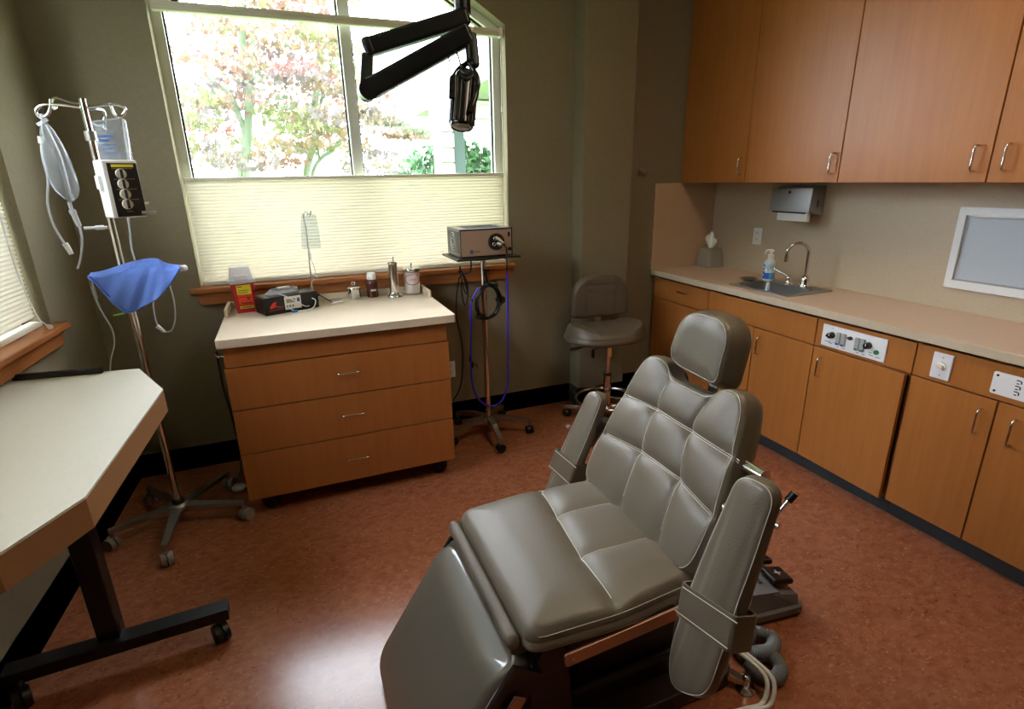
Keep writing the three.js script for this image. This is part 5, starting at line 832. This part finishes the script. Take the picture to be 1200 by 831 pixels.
// ---------------------------------------------------------------- worktop things
{
  let t = thing('sink', 'small stainless steel drop-in sink in the worktop', 'sink', [3.61, 0.914, 0.935]);
  const y = 0.914, rim = (e) => roundPoly([[SX0 + e, SZ0 + e, 0.03], [SX1 - e * 1, SZ0 + e, 0.03], [SX1 - e, SZ1 - e, 0.03], [SX0 + e, SZ1 - e, 0.03]]);
  const bowl = (e) => roundPoly([[SX0 + 0.035 + e, SZ0 + 0.035 + e, 0.05], [SX1 - 0.105 - e, SZ0 + 0.035 + e, 0.05], [SX1 - 0.105 - e, SZ1 - 0.035 - e, 0.05], [SX0 + 0.035 + e, SZ1 - 0.035 - e, 0.05]], 8);
  part('rim', ex(rim(0).map(([a, b]) => [a, -b]), 0.004, 0.0008, [bowl(0).map(([a, b]) => [a, -b])]).rotateX(-Math.PI / 2).translate(0, y + 0.0008, 0), mats.steel, t);
  { const A = bowl(0), B = bowl(0.012), pos = [], idx = [], N = A.length, yb = y - 0.13; A.forEach(([a, b]) => pos.push(a, y + 0.004, b)); B.forEach(([a, b]) => pos.push(a, yb + 0.015, b)); bowl(0.03).forEach(([a, b]) => pos.push(a, yb, b)); const cx = (SX0 + SX1 - 0.07) / 2, cz = (SZ0 + SZ1) / 2; pos.push(cx, yb - 0.003, cz); for (let i = 0; i < N; i++) { const j = (i + 1) % N; idx.push(i, j, N + i, j, N + j, N + i, N + i, N + j, 2 * N + i, N + j, 2 * N + j, 2 * N + i, 2 * N + i, 2 * N + j, 3 * N); } const g = new THREE.BufferGeometry(); g.setAttribute('position', new THREE.Float32BufferAttribute(pos, 3)); g.setIndex(idx); g.computeVertexNormals(); part('basin', metreUV(g), mats.steel, t); part('drain', cy(V(cx, yb - 0.002, cz), V(cx, yb + 0.002, cz), 0.04), mats.chrome, t); }
  part('deck_seam', rb(SX1 - 0.085, SX1 - 0.081, y + 0.0045, y + 0.0062, SZ0 + 0.03, SZ1 - 0.06, 0.0005), mats.black, t);
  t = thing('faucet', 'chrome gooseneck faucet at the back of the sink', 'faucet', [3.765, 0.918, 0.955]);
  const fx = 3.765, fz = 0.98;
  part('body', lt([[0.034, 0], [0.034, 0.006], [0.026, 0.012], [0.026, 0.04], [0.018, 0.055], [0.012, 0.06]], [fx, 0.9196, fz]), mats.chrome, t);
  const gp = []; for (let i = 0; i <= 14; i++) { const a = Math.PI * i / 14; gp.push(V(fx - 0.058 + 0.058 * Math.cos(a), 1.115 + 0.058 * Math.sin(a), fz - 0.05 * (1 - Math.cos(a)) / 2)); }
  part('spout', tb([V(fx, 0.97, fz), V(fx, 1.05, fz), ...gp, V(fx - 0.116, 1.09, fz - 0.05)], 0.0095, 80, false, 12), mats.chrome, t);
  part('aerator', cy(V(fx - 0.116, 1.094, fz - 0.05), V(fx - 0.117, 1.066, fz - 0.05), 0.012), mats.chrome, t);
  part('lever_base', lt([[0.026, 0], [0.026, 0.005], [0.014, 0.012], [0.013, 0.03], [0.016, 0.036], [0.012, 0.048], [0, 0.05]], [3.735, 0.9196, 0.89]), mats.chrome, t);
  part('lever', cy(V(3.735, 0.963, 0.89), V(3.70, 1.005, 0.80), 0.006, 0.005), mats.chrome, t);
  const s = U(877, 328.5, 'y', 0.914);
  t = thing('sink_strainer', 'small round steel strainer cup lying left of the sink', 'strainer', [s.x, 0.914, s.z]);
  part('cup', lt([[0, 0.002], [0.03, 0.002], [0.04, 0.01], [0.056, 0.013], [0.056, 0.015], [0.039, 0.0125], [0.028, 0.005], [0, 0.004]], [s.x, 0.914, s.z]), mats.steel, t);
  part('knob', cy(V(s.x, 0.917, s.z), V(s.x, 0.93, s.z), 0.006), mats.steel, t);
  const b = U(901, 330.5, 'y', 0.914); b.z = Math.min(b.z, 0.69 + 0.07);
  t = thing('soap_bottle', 'clear pump soap bottle with a blue and white label beside the sink', 'bottle', [b.x, 0.914, b.z]);
  const yb = 0.9145; if (b.x > SX0 && b.z > SZ0 - 0.04) b.z = b.z; 
  const yo = b.z > SZ0 - 0.045 ? 0.0062 : 0;
  part('bottle', lt([[0, 0.001], [0.031, 0.001], [0.034, 0.006], [0.034, 0.112], [0.03, 0.126], [0.018, 0.138], [0.016, 0.146], [0, 0.146]], [b.x, 0.914 + yo, b.z]), M(0xeff1f4, 0.2, 0, { transmission: 0.25, thickness: 0 }), t);
  const lab = document.createElement('canvas'); lab.width = 256; lab.height = 128; { const c = lab.getContext('2d'); c.fillStyle = '#9fd0ee'; c.fillRect(0, 0, 256, 128); c.fillStyle = '#e9eef4'; c.fillRect(0, 40, 256, 30); c.fillStyle = '#2f66c8'; c.fillRect(0, 72, 256, 56); c.fillStyle = '#5fb0e8'; c.fillRect(150, 72, 106, 56); c.fillStyle = '#2a1fb0'; c.fillRect(0, 0, 64, 128); c.fillStyle = '#e6e8f2'; c.fillRect(12, 18, 34, 16); c.fillRect(12, 50, 40, 10); c.fillRect(14, 84, 30, 20); c.fillStyle = '#d8d428'; c.fillRect(60, 58, 90, 8); c.fillStyle = '#b0306a'; c.fillRect(110, 44, 26, 8); }
  const lt2 = new THREE.CanvasTexture(lab); lt2.colorSpace = THREE.SRGBColorSpace;
  part('label', new THREE.CylinderGeometry(0.0345, 0.0345, 0.088, 32, 1, true, -2.3, 2.7).translate(b.x, 0.914 + yo + 0.06, b.z), M(0xffffff, 0.4, 0, { map: lt2, side: THREE.DoubleSide }), t, 'blue and white printed label');
  part('pump', merge([cy(V(b.x, 1.058 + yo, b.z), V(b.x, 1.078 + yo, b.z), 0.017, 0.015), cy(V(b.x, 1.078 + yo, b.z), V(b.x, 1.098 + yo, b.z), 0.007, 0.006), tb([[b.x + 0.008, 1.1 + yo, b.z + 0.012], [b.x, 1.104 + yo, b.z], [b.x - 0.012, 1.1 + yo, b.z - 0.025], [b.x - 0.014, 1.083 + yo, b.z - 0.034]], 0.006, 20)]), mats.white, t);
}
{ // tissue box
  const c = U(834, 309, 'y', 0.914), p = [3.815, 0.914, 0.105], t = thing('tissue_box', 'grey tapered tissue box cover in the corner of the worktop', 'tissue box', p);
  const R = new THREE.Matrix4().makeRotationY(0.0).setPosition(...p), w0 = 0.068, w1 = 0.052, h = 0.135;
  part('cover', mapped(mergeBevel(w0, w1, h), R), M(0x9a958c, 0.4), t);
  part('slot', mapped(cy(V(0, h + 0.0005, 0), V(0, h + 0.0015, 0), 0.026), R), mats.black, t);
  const k = thing('tissue', 'white tissue pulled up out of the grey box', 'tissue', [p[0], p[1] + h, p[2]]);
  const pos = [], idx = [], NU = 16, NV = 10;
  for (let j = 0; j <= NV; j++) for (let i = 0; i <= NU; i++) { const u = i / NU - 0.5, v = j / NV, sp = 0.022 + 0.075 * Math.sin(v * 2.4) * (1 - 0.35 * v); pos.push(p[0] + 0.012 * Math.sin(u * 9 + v * 2) + u * sp * 0.3, p[1] + h - 0.004 + v * 0.125 * (1 - 0.35 * Math.abs(u + 0.1) * 2 * v) , p[2] + u * sp * 1.15 + 0.008 * Math.sin(u * 14)); }
  for (let j = 0; j < NV; j++) for (let i = 0; i < NU; i++) { const a = j * (NU + 1) + i, q = a + NU + 1; idx.push(a, a + 1, q, a + 1, q + 1, q); }
  const g = new THREE.BufferGeometry(); g.setAttribute('position', new THREE.Float32BufferAttribute(pos, 3)); g.setIndex(idx); g.computeVertexNormals(); part('sheet', metreUV(g), M(0xf0f0f0, 0.95, 0, { side: THREE.DoubleSide }), k);
}
function mergeBevel(w0, w1, h) { const o0 = roundPoly([[-w0, -w0, 0.012], [w0, -w0, 0.012], [w0, w0, 0.012], [-w0, w0, 0.012]], 5), pos = [], idx = [], N = o0.length; const lv = [[1, 0.001], [w1 / w0 * 1.02, h - 0.006], [w1 / w0 * 0.95, h]]; for (const [s, y] of lv) for (const [a, b] of o0) pos.push(a * s, y, b * s); pos.push(0, h, 0); for (let l = 0; l < 2; l++) for (let i = 0; i < N; i++) { const j = (i + 1) % N; idx.push(l * N + i, (l + 1) * N + i, l * N + j, l * N + j, (l + 1) * N + i, (l + 1) * N + j); } for (let i = 0; i < N; i++) idx.push(2 * N + i, 3 * N, 2 * N + (i + 1) % N); const g = new THREE.BufferGeometry(); g.setAttribute('position', new THREE.Float32BufferAttribute(pos, 3)); g.setIndex(idx); const f = g.toNonIndexed(); f.computeVertexNormals(); return metreUV(f); }
{ // paper towel dispenser
  const t = thing('paper_towel_dispenser', 'brushed steel folded paper towel dispenser under the wall cabinets', 'dispenser', [3.84, 1.34, 0.79]);
  const z0 = 0.64, z1 = 0.925, x0 = 3.78, x1 = 3.896;
  part('case', hexa([V(x0, 1.345, z0), V(x1, 1.322, z0), V(x1, 1.322, z1), V(x0, 1.345, z1), V(x0 + 0.012, 1.475, z0), V(x1, 1.492, z0), V(x1, 1.492, z1), V(x0 + 0.012, 1.475, z1)]), mats.steel, t);
  part('front_door', hexa([V(x0 - 0.005, 1.342, z0 - 0.003), V(x0, 1.342, z0 - 0.003), V(x0, 1.342, z1 + 0.003), V(x0 - 0.005, 1.342, z1 + 0.003), V(x0 + 0.007, 1.478, z0 - 0.003), V(x0 + 0.012, 1.478, z0 - 0.003), V(x0 + 0.012, 1.478, z1 + 0.003), V(x0 + 0.007, 1.478, z1 + 0.003)]), mats.steel, t);
  part('lock', cy(V(x0 + 0.0045, 1.455, 0.775), V(x0 - 0.002, 1.454, 0.775), 0.009), mats.chrome, t);
  part('slot_lip', rb(x0 - 0.002, x0 + 0.03, 1.332, 1.346, z0 + 0.02, z1 - 0.02, 0.003), mats.black, t);
  part('level_slot', rb(x0 + 0.06, x0 + 0.068, 1.37, 1.41, z1 - 0.0005, z1 + 0.0012, 0), mats.black, t);
  const k = thing('paper_towel', 'white paper towel sheet hanging from the steel dispenser', 'paper towel', [3.79, 1.31, 0.83]);
  part('sheet', merge([rb(x0 + 0.0, x0 + 0.022, 1.287, 1.34, 0.70, 0.922, 0.004)]), M(0xe8e8e8, 0.9), k);
}
{ // wall light box for films
  const t = thing('film_viewer', 'white framed film viewing box recessed in the splashback', 'light box', [3.89, 1.2, 2.0]);
  const z0 = 1.664, z1 = 2.13, y0 = 1.023, y1 = 1.397, x = 3.897;
  const s = (z, y) => [z, y], fr = ex(roundPoly([[-z1, y0, 0.006], [-z0, y0, 0.006], [-z0, y1, 0.006], [-z1, y1, 0.006]]), 0.014, 0.002, [[[-z1 + 0.029, y0 + 0.034], [-z0 - 0.029, y0 + 0.034], [-z0 - 0.029, y1 - 0.034], [-z1 + 0.029, y1 - 0.034]]]);
  // drawn in (-z, y); turned so that its face looks into the room
  fr.rotateY(-Math.PI / 2); fr.scale(1, 1, 1); fr.translate(x - 0.002, 0, 0);
  part('frame', mirrorZ(fr), mats.plate, t);
  part('screen', rb(x - 0.004, x, y0 + 0.033, y1 - 0.033, z0 + 0.028, z1 - 0.028, 0), M(0xc3ccd8, 0.25), t, 'pale blue unlit screen');
  part('film_clip', rb(x - 0.014, x - 0.004, y1 - 0.045, y1 - 0.034, z0 + 0.035, z1 - 0.03, 0.002), mats.steel, t); part('film_ledge', rb(x - 0.014, x - 0.004, y0 + 0.034, y0 + 0.043, z0 + 0.035, z1 - 0.03, 0.002), mats.steel, t);
}
function mirrorZ(g) { g.computeBoundingBox(); const b = g.boundingBox; if (b.max.z < 0) { const p = g.attributes.position; for (let i = 0; i < p.count; i++) p.setZ(i, -p.getZ(i)); const ix = g.index; if (!ix) { const a = g.attributes; for (const k of Object.keys(a)) { const s = a[k].itemSize, v = a[k].array; for (let i = 0; i < v.length; i += 3 * s) for (let c = 0; c < s; c++) { const q = v[i + s + c]; v[i + s + c] = v[i + 2 * s + c]; v[i + 2 * s + c] = q; } } } g.computeVertexNormals(); } return g; }
// ------- plates
function outlet(t, x, y, z, ax) {
  const pl = ax === 'x' ? rb(x - 0.006, x, y - 0.056, y + 0.056, z - 0.037, z + 0.037, 0.003) : rb(x - 0.037, x + 0.037, y - 0.056, y + 0.056, z, z + 0.006, 0.003);
  part('plate', pl, mats.plate, t);
  for (const d of [-0.021, 0.021]) { const r = part('receptacle', ax === 'x' ? rb(x - 0.008, x - 0.005, y + d - 0.014, y + d + 0.014, z - 0.016, z + 0.016, 0.003) : rb(x - 0.016, x + 0.016, y + d - 0.014, y + d + 0.014, z + 0.005, z + 0.008, 0.003), mats.white, t); part('slot', merge([-0.006, 0.006].map((e) => ax === 'x' ? rb(x - 0.0086, x - 0.0079, y + d - 0.002, y + d + 0.006, z + e - 0.001, z + e + 0.001, 0) : rb(x + e - 0.001, x + e + 0.001, y + d - 0.002, y + d + 0.006, z + 0.0079, z + 0.0086, 0))), mats.black, r); }
}
outlet(thing('wall_outlet', 'white duplex outlet plate on the splashback above the worktop', 'outlet', [3.897, 1.16, 0.454]), 3.897, 1.16, 0.454, 'x');
{ const p = U(528, 433, 'z', 0.003); outlet(thing('wall_outlet', 'white duplex outlet plate on the wall beside the drawer chest', 'outlet', [p.x - 0.005, p.y, 0]), p.x - 0.005, p.y, 0.0005, 'z'); }
{ // gas flow meter panel
  const x = XF, z0 = 1.445, z1 = 1.774, y0 = 0.732, y1 = 0.841, t = thing('gas_flow_panel', 'white gas flow panel with black knobs and glass flow tubes', 'control panel', [x, (y0 + y1) / 2, (z0 + z1) / 2]);
  part('plate', rb(x - 0.006, x, y0, y1, z0, z1, 0.002), mats.plate, t);
  const Zp = (u) => z0 + (z1 - z0) * u, Yp = (v) => y0 + (y1 - y0) * v;
  for (const [u, v] of [[0.17, 0.58], [0.75, 0.56]]) { part('knob', cy(V(x - 0.005, Yp(v), Zp(u)), V(x - 0.03, Yp(v), Zp(u)), 0.016, 0.014, 20), mats.black, t); part('knob_mark', rb(x - 0.0315, x - 0.029, Yp(v), Yp(v) + 0.012, Zp(u) - 0.0015, Zp(u) + 0.0015, 0), mats.white, t); }
  part('flush_button', cy(V(x - 0.005, Yp(0.36), Zp(0.875)), V(x - 0.013, Yp(0.36), Zp(0.875)), 0.011), mats.green, t, 'green push button');
  part('vent_port', cy(V(x - 0.005, Yp(0.5), Zp(0.09)), V(x - 0.012, Yp(0.5), Zp(0.09)), 0.006), mats.brown, t);
  part('selector', merge([cy(V(x - 0.005, Yp(0.66), Zp(0.465)), V(x - 0.014, Yp(0.66), Zp(0.465)), 0.009), rb(x - 0.018, x - 0.006, Yp(0.62), Yp(0.7), Zp(0.43), Zp(0.5), 0.002)]), mats.black, t);
  for (const [u, m] of [[0.285, mats.blue], [0.37, mats.blue], [0.585, mats.green], [0.665, mats.green]]) {
    const q = part('flow_tube', rb(x - 0.018, x - 0.005, Yp(0.22), Yp(0.78), Zp(u) - 0.01, Zp(u) + 0.01, 0.003), M(0xcfd4d4, 0.15, 0, { transmission: 0.4, thickness: 0 }), t, 'clear flow tube'); part('float', rb(x - 0.0195, x - 0.0175, Yp(0.22), Yp(0.31), Zp(u) - 0.007, Zp(u) + 0.007, 0.001), m, q);
    part('scale', merge([0, 1, 2, 3, 4].map((k) => rb(x - 0.0186, x - 0.0178, Yp(0.38 + k * 0.08), Yp(0.38 + k * 0.08) + 0.0012, Zp(u) - 0.005, Zp(u) + 0.003, 0))), M(0x8a9090, 0.6), q);
  }
  part('printed_mark', merge([[0.06, 0.22, 0.1], [0.13, 0.18, 0.06], [0.2, 0.25, 0.02], [0.27, 0.1, 0.03], [0.36, 0.1, 0.05], [0.58, 0.1, 0.04], [0.67, 0.1, 0.04], [0.76, 0.26, 0.05], [0.77, 0.16, 0.07], [0.86, 0.14, 0.08], [0.15, 0.88, 0.02]].map(([u, v, w]) => rb(x - 0.0066, x - 0.0059, Yp(v), Yp(v) + 0.0025, Zp(u), Zp(u + w), 0))), M(0x5a6068, 0.6), t);
}
{ // rotary switch plate
  const x = XF, t = thing('rotary_switch_plate', 'white wall plate with one round rotary switch on the cabinet rail', 'switch', [x, 0.79, 2.008]);
  part('plate', rb(x - 0.008, x, 0.734, 0.845, 1.969, 2.046, 0.004), M(0xe4e2ea, 0.35), t);
  part('dial', merge([cy(V(x - 0.007, 0.792, 2.008), V(x - 0.014, 0.792, 2.008), 0.018, 0.017, 24), rb(x - 0.024, x - 0.013, 0.786, 0.798, 1.993, 2.021, 0.003)]), M(0xe8e4dc, 0.4), t);
  for (const y of [0.752, 0.828]) part('screw', cy(V(x - 0.0078, y, 2.008), V(x - 0.009, y, 2.008), 0.0035), mats.satin, t);
}
{ // outlet strip plate
  const x = XF, z0 = 2.19, z1 = 2.47, y0 = 0.742, y1 = 0.828, t = thing('outlet_strip_plate', 'white metal plate of small socket slots at the worktop end', 'socket plate', [x, 0.785, 2.33]);
  part('plate', mirrorZ(ex(roundPoly([[-z1, y0, 0.008], [-z0, y0, 0.008], [-z0, y1, 0.008], [-z1, y1, 0.008]]), 0.004, 0.001).rotateY(0).applyMatrix4(new THREE.Matrix4().set(0, 0, -1, x - 0.001, 0, 1, 0, 0, 1, 0, 0, 0, 0, 0, 0, 1))), mats.plate, t);
  for (const [y, z] of [[0.816, 2.204], [0.754, 2.204], [0.816, 2.456], [0.754, 2.456]]) part('screw', cy(V(x - 0.006, y, z), V(x - 0.008, y, z), 0.0045), mats.black, t);
  for (let i = 0; i < 4; i++) for (let j = 0; j < 3; j++) { const z = 2.27 + i * 0.045, y = 0.765 + j * 0.022; part('socket_slot', merge([rb(x - 0.0068, x - 0.006, y - 0.006, y + 0.006, z + 0.008, z + 0.012, 0), rb(x - 0.0068, x - 0.006, y + 0.004, y + 0.008, z - 0.006, z + 0.008, 0), rb(x - 0.0068, x - 0.006, y - 0.008, y - 0.004, z - 0.004, z + 0.004, 0)]), mats.black, t); }
}
{ // coat hook
  const p = U(750, 201, 'z', 0), t = thing('coat_hook', 'small double metal coat hook on the recess wall', 'hook', [p.x, p.y, 0]);
  part('plate', rb(p.x - 0.012, p.x + 0.012, p.y - 0.022, p.y + 0.022, 0.0005, 0.006, 0.002), mats.satin, t);
  for (const s of [-1, 1]) part('prong', merge([tb([[p.x, p.y, 0.004], [p.x + s * 0.012, p.y - 0.012, 0.025], [p.x + s * 0.026, p.y - 0.012, 0.04], [p.x + s * 0.034, p.y + 0.008, 0.045]], 0.004, 20), ball([p.x + s * 0.034, p.y + 0.01, 0.045], 0.006)]), mats.satin, t);
}
// ---------------------------------------------------------------- the garden outside
{
  const g = thing('garden_lawn', 'bright green lawn outside the window', 'lawn', [1, -0.3, -16]);
  part('turf', metreUV(new THREE.BoxGeometry(60, 0.2, 60)).translate(1, -0.4, -8), M(0xffffff, 1, 0, { map: tex(256, (u, v) => mixc(rgb(0x5f8048), rgb(0x83a065), fbm(u, v, 30, 30, 3)), true, 3) }), g);
  g.userData.kind = 'stuff';
}
const leafGeo = (() => {        // five pointed lobes
  const pts = []; for (let k = 0; k < 5; k++) { const a = -Math.PI * 0.62 + k * Math.PI * 0.31 + Math.PI / 2, L = [0.7, 0.95, 1.1, 0.95, 0.7][k]; pts.push([Math.cos(a - 0.16) * 0.34, Math.sin(a - 0.16) * 0.34], [Math.cos(a) * L, Math.sin(a) * L]); } pts.push([-0.12, -0.22], [0.12, -0.22]);
  const s = shapeOf(pts), g = new THREE.ShapeGeometry(s); g.computeVertexNormals(); return g;
})();
const leafMat = M(0xffffff, 0.9, 0, { transmission: 0.35, thickness: 0, side: THREE.DoubleSide });
function maple(label, z, stems, pads, cols, perPad) {
  const base = U(stems[0][0][0], 260, 'z', z), t = thing('maple_tree', label, 'tree', [base.x, -0.3, z], 'maples outside the window');
  for (const s of stems) {
    const pts = s.map(([px, py, dz = 0]) => U(px, py, 'z', z + dz)), r0 = s.r ?? 0.035;
    if (s.root) pts.unshift(V(pts[0].x + 0.05, -0.299, z), V(pts[0].x + 0.02, 0.5, z));
    part('stem', tb(pts, r0, 40), M(0x7b8a72, 0.9), t);
  }
  const n = pads.length * perPad, im = new THREE.InstancedMesh(leafGeo, leafMat, n), m4 = new THREE.Matrix4(), q = new THREE.Quaternion(), e = new THREE.Euler(); let i = 0;
  for (const [px, py, rx, ry, dz] of pads) {
    const c = U(px, py, 'z', z + dz), col = cols[Math.floor(rnd() * cols.length)];
    for (let k = 0; k < perPad; k++) {
      const a = rnd() * 6.283, r = Math.sqrt(rnd()), x = c.x + Math.cos(a) * r * rx - base.x, zz = dz + Math.sin(a) * r * rx * 0.8, y = c.y + (rnd() + rnd() - 1) * ry + 0.3, sc = 0.035 + rnd() * 0.03;
      e.set(-0.6 + rnd() * 1.4, rnd() * 6.28, (rnd() - 0.5) * 1.6); m4.compose(V(x, y, zz), q.setFromEuler(e), V(sc, sc, sc)); im.setMatrixAt(i, m4);
      const v = 0.75 + rnd() * 0.5; im.setColorAt(i, new THREE.Color().setRGB(col[0] * v, col[1] * v, col[2] * v)); i++;
    }
  }
  im.name = 'foliage'; im.userData.kind = 'stuff'; im.castShadow = im.receiveShadow = true; t.add(im);
}
{
  const A = [], B = [];
  for (let i = 0; i < 90; i++) { const px = 200 + rnd() * 205, py = -60 + rnd() * 270; if (px < 250 && py < 70 && rnd() < 0.8) continue; if (Math.abs(py - 130) < 22 && px > 240 && px < 330 && rnd() < 0.5) continue; A.push([px, py, 0.22 + rnd() * 0.25, 0.06 + rnd() * 0.07, -0.7 + rnd() * 1.2]); }
  for (let i = 0; i < 52; i++) { const px = 330 + rnd() * 170, py = -60 + rnd() * 260; if (px > 420 && py < 110 && rnd() < 0.8) continue; if (px > 440 + (py - 100) * 0.4) continue; B.push([px, py, 0.22 + rnd() * 0.22, 0.05 + rnd() * 0.06, -0.6 + rnd() * 1.0]); }
  for (let i = 0; i < 12; i++) B.push([425 + i * 6, 125 + i * 3 + rnd() * 14, 0.2, 0.05, -0.3 + rnd() * 0.4]);
  const st = (r, root, ...p) => Object.assign(p, { r, root });
  maple('slender maple with pale pink and green leaves left of the mullion', -2.6, [st(0.035, true, [288, 206], [290, 165], [291, 120], [286, 80], [283, 40], [280, -20]), st(0.026, true, [281, 206], [287, 160], [278, 130], [270, 110], [250, 95], [236, 82]), st(0.02, false, [290, 150], [296, 120], [294, 80], [297, 40]), st(0.014, false, [276, 130], [262, 120], [240, 95], [215, 75])], A, [[0.30, 0.13, 0.11], [0.26, 0.16, 0.12], [0.22, 0.24, 0.10], [0.28, 0.2, 0.12], [0.2, 0.17, 0.16]], 70);
  maple('leaning maple with grey green and rust leaves crossing the mullion', -3.0, [st(0.035, true, [359, 206], [366, 175], [370, 150], [368, 130], [372, 100], [376, 60]), st(0.02, true, [366, 206], [374, 188], [390, 175], [402, 160]), st(0.018, false, [369, 150], [376, 120], [384, 95], [392, 80]), st(0.014, false, [374, 186], [372, 160], [376, 140])], B, [[0.2, 0.17, 0.16], [0.24, 0.2, 0.14], [0.18, 0.22, 0.13], [0.28, 0.15, 0.12]], 70);
}
{ // evergreen hedge outside the side window
  const t = thing('evergreen_hedge', 'tall dense evergreen hedge outside the side window', 'hedge', [-2.7, -0.3, 1.6]);
  const n = 15000, im = new THREE.InstancedMesh(leafGeo, M(0xffffff, 0.9), n), m4 = new THREE.Matrix4(), q = new THREE.Quaternion(), e = new THREE.Euler();
  for (let i = 0; i < n; i++) { const k = 0.1 + rnd() * 0.06; e.set(rnd() * 6, rnd() * 6, rnd() * 6); m4.compose(V((rnd() - 0.5) * 0.8, 0.05 + rnd() * 3.2, (rnd() - 0.5) * 7.6), q.setFromEuler(e), V(k, k, k)); im.setMatrixAt(i, m4); const v = 0.7 + rnd() * 0.6; im.setColorAt(i, new THREE.Color().setRGB(0.1 * v, 0.17 * v, 0.07 * v)); }
  im.name = 'foliage'; im.userData.kind = 'stuff'; t.add(im);
  for (let k = 0; k < 8; k++) part('stem', cy(V(-2.7 + (k % 2) * 0.15, -0.299, -1.8 + k), V(-2.7, 2.4, -1.75 + k), 0.05, 0.025), M(0x6a5a48, 0.9), t);
}
{ // clipped shrub and stone porch
  const sp = U(545, 200, 'z', -6), t = thing('garden_shrub', 'light green leafy shrub beyond the stone porch', 'shrub', [sp.x, -0.3, -6.5]);
  const n = 7000, im = new THREE.InstancedMesh(leafGeo, leafMat, n), m4 = new THREE.Matrix4(), q = new THREE.Quaternion(), e = new THREE.Euler();
  for (let i = 0; i < n; i++) { const a = rnd() * 6.283, b = Math.acos(rnd()), r = 0.75 + rnd() * 0.3, k = 0.1 + rnd() * 0.06; e.set(rnd() * 6, rnd() * 6, rnd() * 6); m4.compose(V(Math.cos(a) * Math.sin(b) * 1.9 * r, 0.1 + Math.cos(b) * 2.3 * r, Math.sin(a) * Math.sin(b) * 0.9 * r), q.setFromEuler(e), V(k, k, k)); im.setMatrixAt(i, m4); const v = 0.7 + rnd() * 0.6; im.setColorAt(i, new THREE.Color().setRGB(0.07 * v, 0.17 * v, 0.06 * v)); }
  im.name = 'foliage'; im.userData.kind = 'stuff'; im.castShadow = true; t.add(im);
  part('stem', cy(V(sp.x, -0.299, -6.5), V(sp.x, 1.4, -6.5), 0.06, 0.03), M(0x6a6a55, 0.9), t);
  const zP = -5, x0 = U(517, 180, 'z', zP).x, x1 = U(533, 180, 'z', zP).x, pc = thing('stone_porch', 'pale stone block pillar with a timber brace outside the window', 'porch', [(x0 + x1) / 2, -0.3, zP]);
  const yS = [-0.3]; for (let k = 1; k < 14; k++) yS.push(-0.3 + k * 0.21);
  const sm = [M(0x7d7a72, 0.9), M(0x74716a, 0.9), M(0x858279, 0.9)];
  part('mortar', rb(x0 + 0.02, x1 - 0.02, -0.3, yS[13], zP - 0.5, zP - 0.02, 0), M(0xa8a59c, 0.95), pc);
  for (let k = 0; k < 13; k++) part('stone_block', rb(x0 + (k % 2) * 0.006, x1 - 0.004 + (k % 2) * 0.006, yS[k] + 0.006, yS[k + 1] - 0.006, zP - 0.06, zP + (k % 3) * 0.006, 0.012), sm[k % 3], pc);
  const gx0 = U(534, 180, 'z', zP).x, gx1 = U(547, 180, 'z', zP).x;
  part('side_face', rb(gx0, gx1, -0.3, yS[13], zP - 0.5, zP - 0.08, 0.01), M(0x3c4a46, 0.8), pc, 'grey green side post');
  part('brace', bar(U(545, 128, 'z', zP - 0.2), U(578, 70, 'z', zP - 0.2), 0.2, 0.16), M(0x66716e, 0.8), pc);
  part('porch_roof', rb(x0 + 0.2, x1 + 4, yS[13] + 0.26, yS[13] + 0.4, zP - 2.6, zP + 1.7, 0.01), M(0x8f8d86, 0.9), pc);
  part('beam', bar(U(505, 128, 'z', zP - 0.2).setY(yS[13] + 0.12), U(700, 128, 'z', zP - 0.2).setY(yS[13] + 0.12), 0.3, 0.24), M(0xb6b8b2, 0.8), pc);
}
scene.traverse((o) => { if (o.isMesh) { o.castShadow = true; o.receiveShadow = true; } });
renderer.render(scene, camera);
